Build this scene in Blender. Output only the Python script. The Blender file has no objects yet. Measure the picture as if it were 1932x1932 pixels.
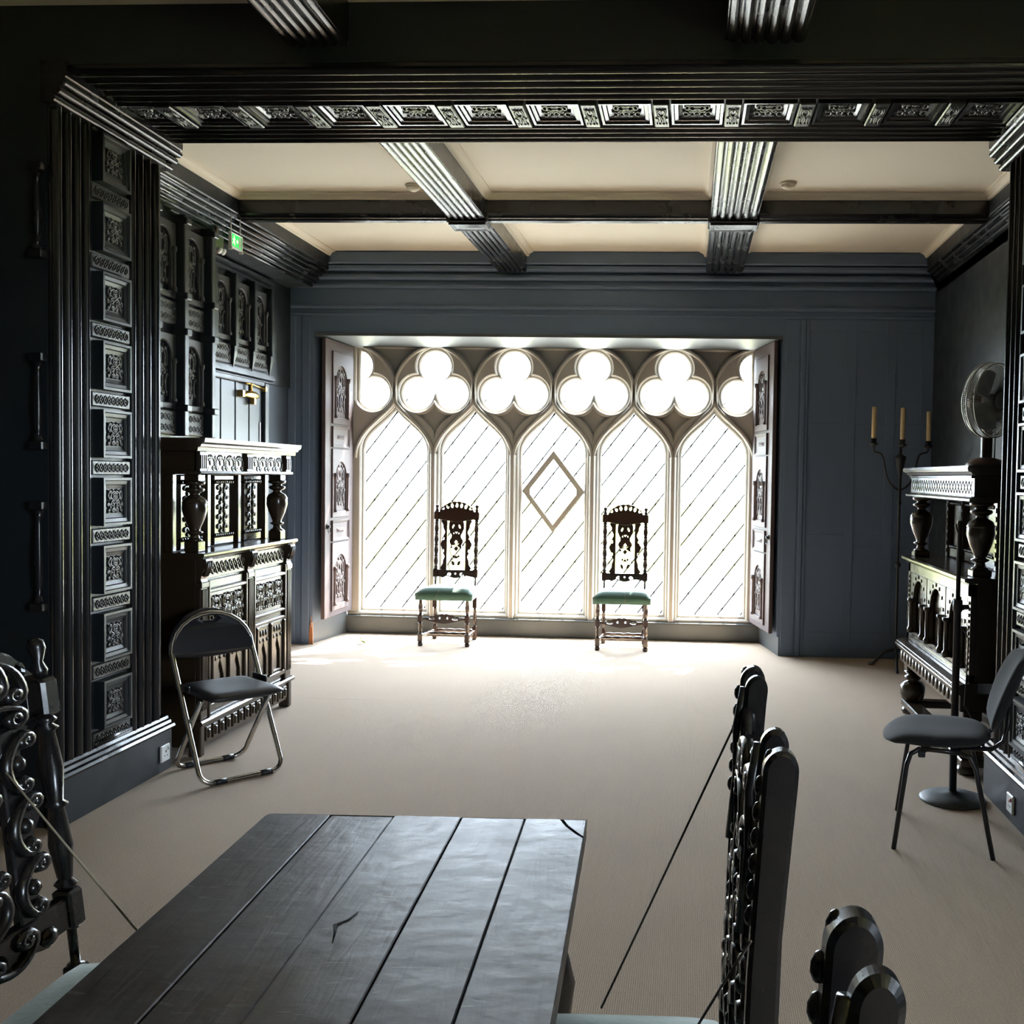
import bpy, bmesh, math, random
from mathutils import Vector, Matrix
SC = bpy.context.scene
COL = SC.collection
random.seed(7)
PI = math.pi

# ------------------------------------------------------------------ camera
cam_d = bpy.data.cameras.new('camera')
cam = bpy.data.objects.new('camera', cam_d)
COL.objects.link(cam)
SC.camera = cam
FPX, PPX = 1913.5, 1190.9                      # focal length and principal point in pixels of the 1932 frame
cam_d.sensor_width = 36.0
cam_d.lens = FPX / 1932 * 36.0
cam_d.shift_x = (966.0 - PPX) / 1932
cam_d.clip_start = 0.02
R = Matrix(((0.99828379, 0.05636211, 0.01589937),
            (0.01789095, -0.03500867, -0.99922685),
            (-0.05576192, 0.99779642, -0.03595696)))   # world -> camera (x right, y down, z forward)
EYE = Vector((0, 0, 1.57))
m3 = Matrix((R[0], -R[1], -R[2])).transposed()
cam.matrix_world = Matrix.Translation(EYE) @ m3.to_4x4()

# ------------------------------------------------------------------ sky, sun, exposure
W = bpy.data.worlds.new('sky')
SC.world = W
W.use_nodes = True
bg = W.node_tree.nodes['Background']
bg.inputs[0].default_value = (0.80, 0.92, 1.08, 1)
bg.inputs[1].default_value = 34.0
sun_d = bpy.data.lights.new('sun', 'SUN')
sun_d.energy = 60.0
sun_d.angle = 0.02
sun_d.color = (1.0, 0.95, 0.86)
sun = bpy.data.objects.new('sun', sun_d)
COL.objects.link(sun)
sun.rotation_euler = Vector((-0.33, -1.0, -1.5)).to_track_quat('-Z', 'Y').to_euler()
sun.location = (4, 20, 20)
# portal: guides sky sampling through the window opening (gives off no light of its own)
por_d = bpy.data.lights.new('window_portal', 'AREA')
por_d.shape = 'RECTANGLE'
por_d.size = 3.95
por_d.size_y = 2.7
por_d.cycles.is_portal = True
por = bpy.data.objects.new('window_portal', por_d)
COL.objects.link(por)
por.location = (-1.31, 9.95, 1.5)
por.rotation_euler = (-PI / 2, 0, 0)
por2_d = por_d.copy()
por2_d.size, por2_d.size_y = 1.6, 1.7
por2 = bpy.data.objects.new('fill_window_portal', por2_d)
COL.objects.link(por2)
por2.location = (3.71, -1.05, 1.9)
por2.rotation_euler = (0, PI / 2, 0)
SC.view_settings.view_transform = 'Standard'
SC.view_settings.look = 'None'
SC.view_settings.gamma = 1.0
SC.view_settings.use_curve_mapping = False
SC.view_settings.exposure = 0.46
SC.cycles.max_bounces = 12
SC.cycles.diffuse_bounces = 8
SC.cycles.glossy_bounces = 5
SC.cycles.transparent_max_bounces = 16
SC.cycles.caustics_reflective = False
SC.cycles.caustics_refractive = False
SC.cycles.sample_clamp_indirect = 6.0


# ------------------------------------------------------------------ materials
MATS = {}


def mat(name, col, rough=0.5, metal=0.0, spec=0.5, bump=None, var=None, rvar=None, coat=0.0, sheen=0.0, emit=None):
    """bump=(scale xyz, strength, distance)  var=(scale xyz, colour2)  rvar=(scale, rough2)"""
    m = bpy.data.materials.new(name)
    m.use_nodes = True
    nt = m.node_tree
    b = nt.nodes['Principled BSDF']
    b.inputs['Base Color'].default_value = (*col, 1)
    b.inputs['Roughness'].default_value = rough
    b.inputs['Metallic'].default_value = metal
    b.inputs['Specular IOR Level'].default_value = spec
    b.inputs['Coat Weight'].default_value = coat
    b.inputs['Coat Roughness'].default_value = 0.15
    b.inputs['Sheen Weight'].default_value = sheen
    tc = None

    def noise(scale, detail=4.0):
        nonlocal tc
        if tc is None:
            tc = nt.nodes.new('ShaderNodeTexCoord')
        mp = nt.nodes.new('ShaderNodeMapping')
        nt.links.new(tc.outputs['Object'], mp.inputs['Vector'])
        if isinstance(scale, (tuple, list)):
            mp.inputs['Scale'].default_value = scale
        else:
            mp.inputs['Scale'].default_value = (scale,) * 3
        n = nt.nodes.new('ShaderNodeTexNoise')
        n.inputs['Scale'].default_value = 1.0
        n.inputs['Detail'].default_value = detail
        nt.links.new(mp.outputs[0], n.inputs['Vector'])
        return n.outputs['Fac']
    if var:
        r = nt.nodes.new('ShaderNodeMixRGB')
        nt.links.new(noise(var[0]), r.inputs[0])
        r.inputs[1].default_value = (*col, 1)
        r.inputs[2].default_value = (*var[1], 1)
        nt.links.new(r.outputs[0], b.inputs['Base Color'])
    if rvar:
        r = nt.nodes.new('ShaderNodeMapRange')
        nt.links.new(noise(rvar[0]), r.inputs[0])
        r.inputs[1].default_value = 0.3
        r.inputs[2].default_value = 0.7
        r.inputs[3].default_value = rough
        r.inputs[4].default_value = rvar[1]
        nt.links.new(r.outputs[0], b.inputs['Roughness'])
    if bump:
        bp = nt.nodes.new('ShaderNodeBump')
        bp.inputs['Strength'].default_value = bump[1]
        bp.inputs['Distance'].default_value = bump[2]
        nt.links.new(noise(bump[0]), bp.inputs['Height'])
        nt.links.new(bp.outputs[0], b.inputs['Normal'])
    if emit:
        b.inputs['Emission Color'].default_value = (*emit[0], 1)
        b.inputs['Emission Strength'].default_value = emit[1]
    MATS[name] = m
    return m


mat('black_oak', (0.013, 0.017, 0.021), 0.36, bump=(14, 0.05, 0.004), rvar=(7, 0.5))
mat('black_oak_carved', (0.014, 0.013, 0.013), 0.33, bump=(95, 0.35, 0.006))
mat('gloss_oak', (0.011, 0.011, 0.012), 0.20, bump=(11, 0.05, 0.004), rvar=(6, 0.30))
mat('cupboard_oak', (0.034, 0.022, 0.012), 0.16, bump=(16, 0.05, 0.003), rvar=(11, 0.27), coat=0.4)
mat('cupboard_carved', (0.034, 0.022, 0.012), 0.18, bump=(120, 0.35, 0.005), coat=0.35)
mat('chair_wood', (0.009, 0.008, 0.008), 0.20, spec=0.4, bump=(40, 0.12, 0.003), rvar=(20, 0.34), coat=0.2)
mat('chair_wood_brown', (0.030, 0.013, 0.008), 0.24, bump=(40, 0.12, 0.003), coat=0.2)
mat('slate_with_glare', (0.125, 0.175, 0.265), 0.65, bump=((14, 14, 3), 0.06, 0.004), var=(1.5, (0.115, 0.155, 0.225)))  # slate lifted and blued so its colour carries the glare around the window
mat('dark_slate', (0.05, 0.07, 0.10), 0.6, bump=((14, 14, 3), 0.06, 0.004))
mat('weathered_oak', (0.040, 0.042, 0.045), 0.5, bump=(14, 0.05, 0.004), rvar=(6, 0.6))
mat('weathered_carved', (0.042, 0.043, 0.045), 0.5, bump=(95, 0.35, 0.006))
mat('grey_paint', (0.085, 0.095, 0.10), 0.5, bump=(20, 0.1, 0.003), var=(4, (0.06, 0.068, 0.072)))
mat('shutter_wood', (0.088, 0.066, 0.066), 0.6, spec=0.15, bump=((20, 20, 5), 0.15, 0.003), var=((6, 6, 2), (0.085, 0.06, 0.058)))
mat('shutter_carved', (0.084, 0.066, 0.066), 0.6, spec=0.15, bump=(110, 0.4, 0.005))
mat('door_paint', (0.028, 0.038, 0.055), 0.45, bump=((14, 14, 3), 0.1, 0.003))
mat('raw_wood', (0.33, 0.13, 0.05), 0.7, bump=(60, 0.5, 0.01))
mat('stone', (0.44, 0.41, 0.355), 0.9, bump=(35, 0.2, 0.006), var=(3.5, (0.36, 0.335, 0.295)))
mat('plaster', (0.84, 0.77, 0.64), 0.9, bump=(3, 0.15, 0.02), var=(0.9, (0.79, 0.72, 0.59)))
mat('lead', (0.05, 0.05, 0.052), 0.6, metal=0.6)
mat('velvet', (0.055, 0.14, 0.095), 0.9, sheen=0.6, bump=(70, 0.25, 0.004), var=(12, (0.035, 0.095, 0.065)))
mat('pale_velvet', (0.19, 0.27, 0.21), 0.9, sheen=0.5, bump=(70, 0.25, 0.004), var=(9, (0.13, 0.20, 0.15)))
mat('vinyl', (0.018, 0.019, 0.023), 0.36, bump=(220, 0.15, 0.001))
mat('weave', (0.022, 0.023, 0.025), 0.95, spec=0.3, bump=(420, 0.6, 0.0015), var=(260, (0.012, 0.013, 0.014)), sheen=0.1)
mat('polished_reed', (0.010, 0.010, 0.011), 0.20, spec=0.6)
mat('chrome', (0.62, 0.61, 0.59), 0.18, metal=1.0)
mat('black_metal', (0.014, 0.014, 0.015), 0.30)
mat('black_plastic', (0.020, 0.021, 0.023), 0.42)
mat('base_plastic', (0.055, 0.062, 0.068), 0.5)
mat('iron', (0.020, 0.021, 0.023), 0.5, metal=0.2, bump=(60, 0.3, 0.003))
mat('wax', (0.62, 0.46, 0.24), 0.55)
mat('white_plastic', (0.72, 0.72, 0.70), 0.35)
mat('red_plastic', (0.5, 0.04, 0.03), 0.4)
mat('brass', (0.60, 0.38, 0.11), 0.28, metal=1.0)
mat('fan_wire', (0.55, 0.55, 0.53), 0.35, metal=0.8)
mat('fan_blade', (0.42, 0.41, 0.39), 0.4)
mat('fan_brown', (0.075, 0.035, 0.022), 0.5)
mat('exit_green', (0.0, 0.35, 0.08), 0.4, emit=((0.02, 0.62, 0.10), 0.9))
mat('exit_white', (0.9, 0.95, 0.8), 0.4, emit=((0.75, 1.0, 0.45), 1.0))
mat('lamp_brown', (0.11, 0.065, 0.04), 0.4)
mat('cord_pale', (0.22, 0.18, 0.12), 0.8)
mat('cord_dark', (0.045, 0.036, 0.026), 0.8)
mat('leaf', (0.10, 0.13, 0.04), 0.7)
mat('crack', (0.003, 0.003, 0.003), 0.9)
mat('lawn', (0.20, 0.205, 0.055), 1.0, spec=0.0, var=(0.6, (0.24, 0.235, 0.075)))
mat('terrace', (0.30, 0.295, 0.27), 1.0, spec=0.0, var=(1.2, (0.24, 0.235, 0.215)))


def make_glass():
    m = bpy.data.materials.new('glass')
    m.use_nodes = True
    nt = m.node_tree
    nt.nodes.remove(nt.nodes['Principled BSDF'])
    out = nt.nodes['Material Output']
    t = nt.nodes.new('ShaderNodeBsdfTransparent')
    t.inputs[0].default_value = (0.97, 0.98, 0.97, 1)
    g = nt.nodes.new('ShaderNodeBsdfGlossy')
    g.inputs['Roughness'].default_value = 0.05
    mx = nt.nodes.new('ShaderNodeMixShader')
    mx.inputs[0].default_value = 0.05
    nt.links.new(t.outputs[0], mx.inputs[1])
    nt.links.new(g.outputs[0], mx.inputs[2])
    nt.links.new(mx.outputs[0], out.inputs[0])
    MATS['glass'] = m


make_glass()


def make_carpet():
    m = bpy.data.materials.new('carpet')
    m.use_nodes = True
    nt = m.node_tree
    b = nt.nodes['Principled BSDF']
    b.inputs['Roughness'].default_value = 1.0
    b.inputs['Specular IOR Level'].default_value = 0.1
    b.inputs['Sheen Weight'].default_value = 0.15
    tc = nt.nodes.new('ShaderNodeTexCoord')
    # ribs running in depth
    wv = nt.nodes.new('ShaderNodeTexWave')
    wv.bands_direction = 'X'
    wv.inputs['Scale'].default_value = 46.0
    wv.inputs['Distortion'].default_value = 0.6
    wv.inputs['Detail'].default_value = 1.0
    nt.links.new(tc.outputs['Object'], wv.inputs['Vector'])
    n1 = nt.nodes.new('ShaderNodeTexNoise')
    n1.inputs['Scale'].default_value = 160
    n1.inputs['Detail'].default_value = 3
    nt.links.new(tc.outputs['Object'], n1.inputs['Vector'])
    n2 = nt.nodes.new('ShaderNodeTexNoise')
    n2.inputs['Scale'].default_value = 1.1
    n2.inputs['Detail'].default_value = 6
    nt.links.new(tc.outputs['Object'], n2.inputs['Vector'])
    mx = nt.nodes.new('ShaderNodeMixRGB')
    mx.inputs[1].default_value = (0.50, 0.382, 0.278, 1)
    mx.inputs[2].default_value = (0.43, 0.325, 0.236, 1)
    nt.links.new(n2.outputs['Fac'], mx.inputs[0])
    mul = nt.nodes.new('ShaderNodeMixRGB')
    mul.blend_type = 'MULTIPLY'
    mul.inputs[0].default_value = 0.55
    nt.links.new(mx.outputs[0], mul.inputs[1])
    add = nt.nodes.new('ShaderNodeMath')
    add.operation = 'MULTIPLY_ADD'
    nt.links.new(wv.outputs['Fac'], add.inputs[0])
    add.inputs[1].default_value = 0.55
    nt.links.new(n1.outputs['Fac'], add.inputs[2])
    nt.links.new(add.outputs[0], mul.inputs[2])
    nt.links.new(mul.outputs[0], b.inputs['Base Color'])
    bp = nt.nodes.new('ShaderNodeBump')
    bp.inputs['Strength'].default_value = 0.5
    bp.inputs['Distance'].default_value = 0.004
    nt.links.new(add.outputs[0], bp.inputs['Height'])
    nt.links.new(bp.outputs[0], b.inputs['Normal'])
    MATS['carpet'] = m


make_carpet()


def make_table_wood():
    m = bpy.data.materials.new('table_wood')
    m.use_nodes = True
    nt = m.node_tree
    b = nt.nodes['Principled BSDF']
    tc = nt.nodes.new('ShaderNodeTexCoord')

    def noise(sc, det, dist=0.0):
        mp = nt.nodes.new('ShaderNodeMapping')
        mp.inputs['Scale'].default_value = sc
        nt.links.new(tc.outputs['Object'], mp.inputs['Vector'])
        n = nt.nodes.new('ShaderNodeTexNoise')
        n.inputs['Scale'].default_value = 1
        n.inputs['Detail'].default_value = det
        n.inputs['Distortion'].default_value = dist
        nt.links.new(mp.outputs[0], n.inputs['Vector'])
        return n.outputs['Fac']
    g = noise((60, 3.5, 60), 5, 0.4)
    mx = nt.nodes.new('ShaderNodeMixRGB')
    mx.inputs[1].default_value = (0.022, 0.017, 0.015, 1)
    mx.inputs[2].default_value = (0.042, 0.032, 0.027, 1)
    nt.links.new(g, mx.inputs[0])
    # pale ray flecks
    fl = noise((9, 28, 9), 2, 1.5)
    cr = nt.nodes.new('ShaderNodeValToRGB')
    cr.color_ramp.elements[0].position = 0.66
    cr.color_ramp.elements[1].position = 0.70
    nt.links.new(fl, cr.inputs[0])
    m2 = nt.nodes.new('ShaderNodeMixRGB')
    nt.links.new(cr.outputs[0], m2.inputs[0])
    nt.links.new(mx.outputs[0], m2.inputs[1])
    m2.inputs[2].default_value = (0.085, 0.075, 0.066, 1)
    nt.links.new(m2.outputs[0], b.inputs['Base Color'])
    rr = nt.nodes.new('ShaderNodeMapRange')
    nt.links.new(noise((6, 5, 6), 4), rr.inputs[0])
    rr.inputs[1].default_value = 0.3
    rr.inputs[2].default_value = 0.7
    rr.inputs[3].default_value = 0.30
    rr.inputs[4].default_value = 0.46
    nt.links.new(rr.outputs[0], b.inputs['Roughness'])
    bp = nt.nodes.new('ShaderNodeBump')
    bp.inputs['Strength'].default_value = 0.35
    bp.inputs['Distance'].default_value = 0.004
    s = nt.nodes.new('ShaderNodeMath')
    s.operation = 'ADD'
    nt.links.new(noise((40, 5, 40), 5, 0.5), s.inputs[0])
    nt.links.new(noise((14, 18, 14), 3), s.inputs[1])
    nt.links.new(s.outputs[0], bp.inputs['Height'])
    nt.links.new(bp.outputs[0], b.inputs['Normal'])
    MATS['table_wood'] = m


make_table_wood()


# ------------------------------------------------------------------ mesh building
class MB:
    """collects shapes; build() links them as one mesh object"""

    def __init__(s):
        s.v, s.f, s.sm = [], [], []

    def add(s, verts, faces, smooth=False, M=None):
        o = len(s.v)
        for p in verts:
            p = Vector(p)
            s.v.append(M @ p if M else p)
        for f in faces:
            s.f.append([i + o for i in f])
            s.sm.append(smooth)
        return s

    def box(s, x0, x1, y0, y1, z0, z1, c=0.0, M=None):
        if x0 > x1: x0, x1 = x1, x0
        if y0 > y1: y0, y1 = y1, y0
        if z0 > z1: z0, z1 = z1, z0
        c = min(c, (x1 - x0) * .45, (y1 - y0) * .45, (z1 - z0) * .45)
        X, Y, Z = (x0, x1), (y0, y1), (z0, z1)
        if c <= 0:
            v = [(X[i], Y[j], Z[k]) for i in (0, 1) for j in (0, 1) for k in (0, 1)]
            f = [(0, 1, 3, 2), (4, 6, 7, 5), (0, 4, 5, 1), (2, 3, 7, 6), (0, 2, 6, 4), (1, 5, 7, 3)]
            return s.add(v, f, False, M)
        v, idx = [], {}
        for i in (0, 1):
            for j in (0, 1):
                for k in (0, 1):
                    sx, sy, sz = (c if i == 0 else -c), (c if j == 0 else -c), (c if k == 0 else -c)
                    for a in range(3):
                        p = [X[i] + sx, Y[j] + sy, Z[k] + sz]
                        p[a] = (X[i], Y[j], Z[k])[a]
                        idx[(i, j, k, a)] = len(v)
                        v.append(p)
        f = []

        def quad(keys):
            f.append([idx[q] for q in keys])
        for e in (0, 1):
            o = [(0, 0), (1, 0), (1, 1), (0, 1)]
            quad([(e, a, b, 0) for a, b in o]); quad([(a, e, b, 1) for a, b in o]); quad([(a, b, e, 2) for a, b in o])
        for a in (0, 1):
            for b in (0, 1):
                quad([(0, a, b, 1), (1, a, b, 1), (1, a, b, 2), (0, a, b, 2)])
                quad([(a, 0, b, 0), (a, 1, b, 0), (a, 1, b, 2), (a, 0, b, 2)])
                quad([(a, b, 0, 0), (a, b, 1, 0), (a, b, 1, 1), (a, b, 0, 1)])
        for i in (0, 1):
            for j in (0, 1):
                for k in (0, 1):
                    f.append([idx[(i, j, k, a)] for a in range(3)])
        return s.add(v, f, False, M)

    def lathe(s, prof, seg=14, M=None, smooth=True):
        """prof: list of (r, z) about local z"""
        v, f = [], []
        n = len(prof)
        for r, z in prof:
            for k in range(seg):
                a = 2 * PI * k / seg
                v.append((r * math.cos(a), r * math.sin(a), z))
        for i in range(n - 1):
            for k in range(seg):
                k2 = (k + 1) % seg
                f.append((i * seg + k, i * seg + k2, (i + 1) * seg + k2, (i + 1) * seg + k))
        f.append(tuple(reversed(range(seg))))
        f.append(tuple(range((n - 1) * seg, n * seg)))
        return s.add(v, f, smooth, M)

    def tube(s, pts, r, seg=8, r2=None, up=None, M=None, closed=False):
        """sweep a circle (or ellipse r x r2, r2 along 'up') along pts; r may be a list"""
        P = [Vector(p) for p in pts]
        n = len(P)
        v, f = [], []
        last = None
        for i in range(n):
            a = P[i - 1] if (i > 0 or closed) else P[i]
            b = P[(i + 1) % n] if (i < n - 1 or closed) else P[i]
            t = (b - a)
            if t.length < 1e-9:
                t = Vector((0, 0, 1))
            t.normalize()
            if up is not None:
                u = Vector(up)
            elif last is not None:
                u = last
            else:
                u = Vector((0, 0, 1)) if abs(t.z) < 0.9 else Vector((1, 0, 0))
            side = t.cross(u)
            if side.length < 1e-6:
                side = t.orthogonal()
            side.normalize()
            u = side.cross(t).normalized()
            last = u
            rr = r[i] if isinstance(r, (list, tuple)) else r
            ru = (r2[i] if isinstance(r2, (list, tuple)) else r2) if r2 is not None else rr
            for k in range(seg):
                an = 2 * PI * k / seg
                v.append(P[i] + side * (rr * math.cos(an)) + u * (ru * math.sin(an)))
        m = n if closed else n - 1
        for i in range(m):
            j = (i + 1) % n
            for k in range(seg):
                k2 = (k + 1) % seg
                f.append((i * seg + k, i * seg + k2, j * seg + k2, j * seg + k))
        if not closed:
            f.append(tuple(reversed(range(seg))))
            f.append(tuple(range((n - 1) * seg, n * seg)))
        return s.add(v, f, True, M)

    def prism(s, prof, a0, a1, axis='y', M=None, smooth=False):
        """closed 2d profile swept straight along axis; profile coords are the two other axes in xyz order"""
        n = len(prof)
        v, f = [], []
        for t in (a0, a1):
            for p, q in prof:
                v.append({'x': (t, p, q), 'y': (p, t, q), 'z': (p, q, t)}[axis])
        for i in range(n):
            j = (i + 1) % n
            f.append((i, j, n + j, n + i))
        f.append(tuple(range(n)))
        f.append(tuple(reversed(range(n, 2 * n))))
        return s.add(v, f, smooth, M)

    def plate(s, outlines, y0, y1, bevel=0.0, M=None):
        """flat outlines in (x, z), inner ones cut as holes, from y0 to y1"""
        cu = bpy.data.curves.new('tmp', 'CURVE')
        cu.dimensions = '2D'
        cu.fill_mode = 'BOTH'
        d = abs(y1 - y0) / 2
        bevel = min(bevel, d * 0.9)
        cu.extrude = d - bevel
        cu.bevel_depth = bevel
        cu.bevel_resolution = 0
        cu.offset = -bevel
        for o in outlines:
            sp = cu.splines.new('POLY')
            sp.points.add(len(o) - 1)
            for i, (x, z) in enumerate(o):
                sp.points[i].co = (x, z, 0, 1)
            sp.use_cyclic_u = True
        ob = bpy.data.objects.new('tmp', cu)
        me = bpy.data.meshes.new_from_object(ob)
        yc = (y0 + y1) / 2
        s.add([(p.co.x, yc - p.co.z, p.co.y) for p in me.vertices], [list(p.vertices) for p in me.polygons], False, M)
        bpy.data.objects.remove(ob)
        bpy.data.curves.remove(cu)
        bpy.data.meshes.remove(me)
        return s

    def blob(s, c, rx, ry, rz, seg=12, rings=7, p=1.0, M=None):
        v, f = [], []

        def sg(a):
            return math.copysign(abs(a) ** p, a)
        for i in range(rings + 1):
            t = -PI / 2 + PI * i / rings
            for k in range(seg):
                a = 2 * PI * k / seg
                v.append((c[0] + rx * sg(math.cos(t)) * sg(math.cos(a)), c[1] + ry * sg(math.cos(t)) * sg(math.sin(a)), c[2] + rz * sg(math.sin(t))))
        for i in range(rings):
            for k in range(seg):
                k2 = (k + 1) % seg
                f.append((i * seg + k, i * seg + k2, (i + 1) * seg + k2, (i + 1) * seg + k))
        return s.add(v, f, True, M)

    def mesh(s, name):
        me = bpy.data.meshes.new(name)
        me.from_pydata([tuple(p) for p in s.v], [], s.f)
        for p, q in zip(me.polygons, s.sm):
            p.use_smooth = q
        bm = bmesh.new()
        bm.from_mesh(me)
        bmesh.ops.remove_doubles(bm, verts=bm.verts, dist=1e-5)
        bmesh.ops.recalc_face_normals(bm, faces=bm.faces)
        bm.to_mesh(me)
        bm.free()
        return me

    def build(s, name, m, parent=None, loc=None, label=None):
        me = s.mesh(name)
        me.materials.append(MATS[m])
        return put(name, me, parent, loc, label)


def put(name, me, parent=None, loc=None, label=None, rot=None):
    o = bpy.data.objects.new(name, me)
    COL.objects.link(o)
    if parent is not None:
        o.parent = parent
    if loc is not None:
        o.location = loc
    if rot is not None:
        o.rotation_euler = rot
    if label:
        o['label'] = label
    return o


def thing(name, label, cat, loc=(0, 0, 0), rz=0.0, group=None):
    o = bpy.data.objects.new(name, None)
    COL.objects.link(o)
    o.empty_display_size = 0.1
    o.location = loc
    o.rotation_euler = (0, 0, rz)
    return tag(o, label, cat, group)


def tag(o, label, cat, group=None):
    o['label'] = label
    o['category'] = cat
    if group:
        o['group'] = group
    return o


def struct(o, label=None, cat=None):
    o['kind'] = 'structure'
    if label:
        o['label'] = label
    if cat:
        o['category'] = cat
    return o


def sroot(name, label, cat, loc=(0, 0, 0), rz=0.0):
    return struct(thing(name, label, cat, loc, rz))


def copy_tree(o, parent=None):
    c = o.copy()
    COL.objects.link(c)
    c.parent = parent
    for ch in list(o.children):
        copy_tree(ch, c)
    return c


# ---- curves used for carving
def spiral(cx, cz, r0, a0, turns, r1=None, n=16):
    r1 = r0 * 0.22 if r1 is None else r1
    return [(cx + (r0 + (r1 - r0) * i / n) * math.cos(a0 + turns * 2 * PI * i / n),
             cz + (r0 + (r1 - r0) * i / n) * math.sin(a0 + turns * 2 * PI * i / n)) for i in range(n + 1)]


def bez(p0, p1, p2, p3, n=10):
    out = []
    for i in range(n + 1):
        t = i / n
        u = 1 - t
        out.append(tuple(u ** 3 * a + 3 * u * u * t * b + 3 * u * t * t * c + t ** 3 * d for a, b, c, d in zip(p0, p1, p2, p3)))
    return out


def scroll(p, q, bulge, ra, rb, n=8):
    """an S or C scroll from p to q (x,z) with curled ends"""
    dx, dz = q[0] - p[0], q[1] - p[1]
    L = math.hypot(dx, dz) or 1e-6
    nx, nz = -dz / L, dx / L
    mid = bez(p, (p[0] + dx * .3 + nx * bulge, p[1] + dz * .3 + nz * bulge), (p[0] + dx * .7 + nx * bulge, p[1] + dz * .7 + nz * bulge), q, n)
    sgn = 1 if bulge > 0 else -1

    def curl(pt, prev, r, sg):
        tx, tz = pt[0] - prev[0], pt[1] - prev[1]
        l = math.hypot(tx, tz) or 1e-6
        tx, tz = tx / l, tz / l
        c = (pt[0] + sg * tz * r, pt[1] - sg * tx * r)
        a0 = math.atan2(pt[1] - c[1], pt[0] - c[0])
        return spiral(c[0], c[1], r, a0, -sg * 1.25, r * .25, 11)[1:]
    e = curl(mid[-1], mid[-2], rb, sgn)
    b = curl(mid[0], mid[1], ra, -sgn)
    return list(reversed(b)) + mid + e


def relief(mb, pts, y, r=0.006, h=0.008, seg=6, M=None):
    mb.tube([(x, y, z) for x, z in pts], r, seg, r2=h, up=(0, 1, 0), M=M)


def foliage(mb, w, h, y, r=0.006, depth=0.008, dense=1):
    """mirrored scrolls and buds filling a w x h field centred on the origin"""
    hw, hh = w / 2, h / 2
    for s in (-1, 1):
        relief(mb, [(s * x, z) for x, z in scroll((hw * .15, -hh * .85), (hw * .25, hh * .05), hw * .55, hw * .18, hw * .25)], y, r, depth)
        relief(mb, [(s * x, z) for x, z in scroll((hw * .2, hh * .1), (hw * .25, hh * .8), -hw * .5, hw * .2, hw * .22)], y, r, depth)
        relief(mb, [(s * x, z) for x, z in scroll((hw * .75, -hh * .8), (hw * .8, -hh * .15), hw * .2, hw * .1, hw * .15)], y, r * .8, depth)
        relief(mb, [(s * x, z) for x, z in scroll((hw * .78, hh * .2), (hw * .7, hh * .85), -hw * .2, hw * .12, hw * .12)], y, r * .8, depth)
        for bx, bz in ((.5, .45), (.55, -.45), (.85, .02), (.25, -.5), (.3, .95), (.9, .9), (.9, -.9)):
            mb.blob((s * hw * bx, y, hh * bz), hw * .09, depth, hh * .07, 6, 4)
    mb.blob((0, y, 0), hw * .13, depth * 1.3, hh * .16, 8, 5)
    mb.blob((0, y, hh * .55), hw * .10, depth, hh * .14, 8, 5)
    mb.blob((0, y, -hh * .5), hw * .10, depth, hh * .14, 8, 5)


def guilloche(mb, x0, x1, z0, z1, y, n, r=0.005, depth=0.006):
    """a running band of interlaced loops"""
    zc, a = (z0 + z1) / 2, (z1 - z0) / 2 * .8
    N = n * 10
    for ph in (0, PI):
        relief(mb, [(x0 + (x1 - x0) * i / N, zc + a * math.sin(2 * PI * n / 2 * i / N + ph)) for i in range(N + 1)], y, r, depth, 5)
    for k in range(n):
        mb.blob((x0 + (x1 - x0) * (k + .5) / n, y, zc), (x1 - x0) / n * .2, depth, a * .35, 6, 4)


def frame(mb, w, h, fw, y_out, y_in, M=None, y_back=0.0):
    """mitred picture-frame moulding: outer edge stands at y_out, slopes to y_in at the inner edge (y towards the room is negative)"""
    steps = [(0, y_back), (0, y_out), (fw * .22, y_out), (fw * .3, y_out + (y_in - y_out) * .35), (fw * .6, y_out + (y_in - y_out) * .45), (fw * .68, y_out + (y_in - y_out) * .8), (fw, y_in)]
    v, f = [], []
    for d, y in steps:
        for sx, sz in ((-1, -1), (1, -1), (1, 1), (-1, 1)):
            v.append((sx * (w / 2 - d), y, sz * (h / 2 - d)))
    for i in range(len(steps) - 1):
        for k in range(4):
            k2 = (k + 1) % 4
            f.append((i * 4 + k, i * 4 + k2, (i + 1) * 4 + k2, (i + 1) * 4 + k))
    n = (len(steps) - 1) * 4
    f.append((n, n + 1, n + 2, n + 3))
    f.append((3, 2, 1, 0))
    mb.add(v, f, False, M)


def arch_outline(w, z0, zs, zt, n=10):
    """round-headed opening outline"""
    hw = w / 2
    o = [(-hw, z0), (hw, z0), (hw, zs)]
    for i in range(1, n):
        a = PI * i / n
        o.append((hw * math.cos(a), zs + (zt - zs) * math.sin(a)))
    o.append((-hw, zs))
    return o


def rect(x0, x1, z0, z1):
    return [(x0, z0), (x1, z0), (x1, z1), (x0, z1)]


ROT_L = PI / 2      # built facing -y, turned to face +x (stands on the left)
ROT_R = -PI / 2     # turned to face -x (stands on the right)

# =================================================================== SETTING
CZ = 3.51            # ceiling height
floor = sroot('floor', 'ribbed beige carpet laid in wide strips over the whole floor', 'floor')
MB().box(-5.2, 3.7, -3.2, 9.9, -0.12, -0.02).build('subfloor', 'carpet', floor)
for y0, y1 in ((-3.0, 3.02), (3.0205, 6.81), (6.811, 9.66)):
    MB().box(-5.0, 3.5, y0, y1, -0.02, 0.0, 0.0).build('carpet_strip', 'carpet', floor)

ceil = sroot('ceiling', 'cream plaster ceiling divided into panels by black beams', 'ceiling')
MB().box(-5.2, 3.7, -3.2, 9.9, CZ, CZ + 0.12).build('plaster_field', 'plaster', ceil)


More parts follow.
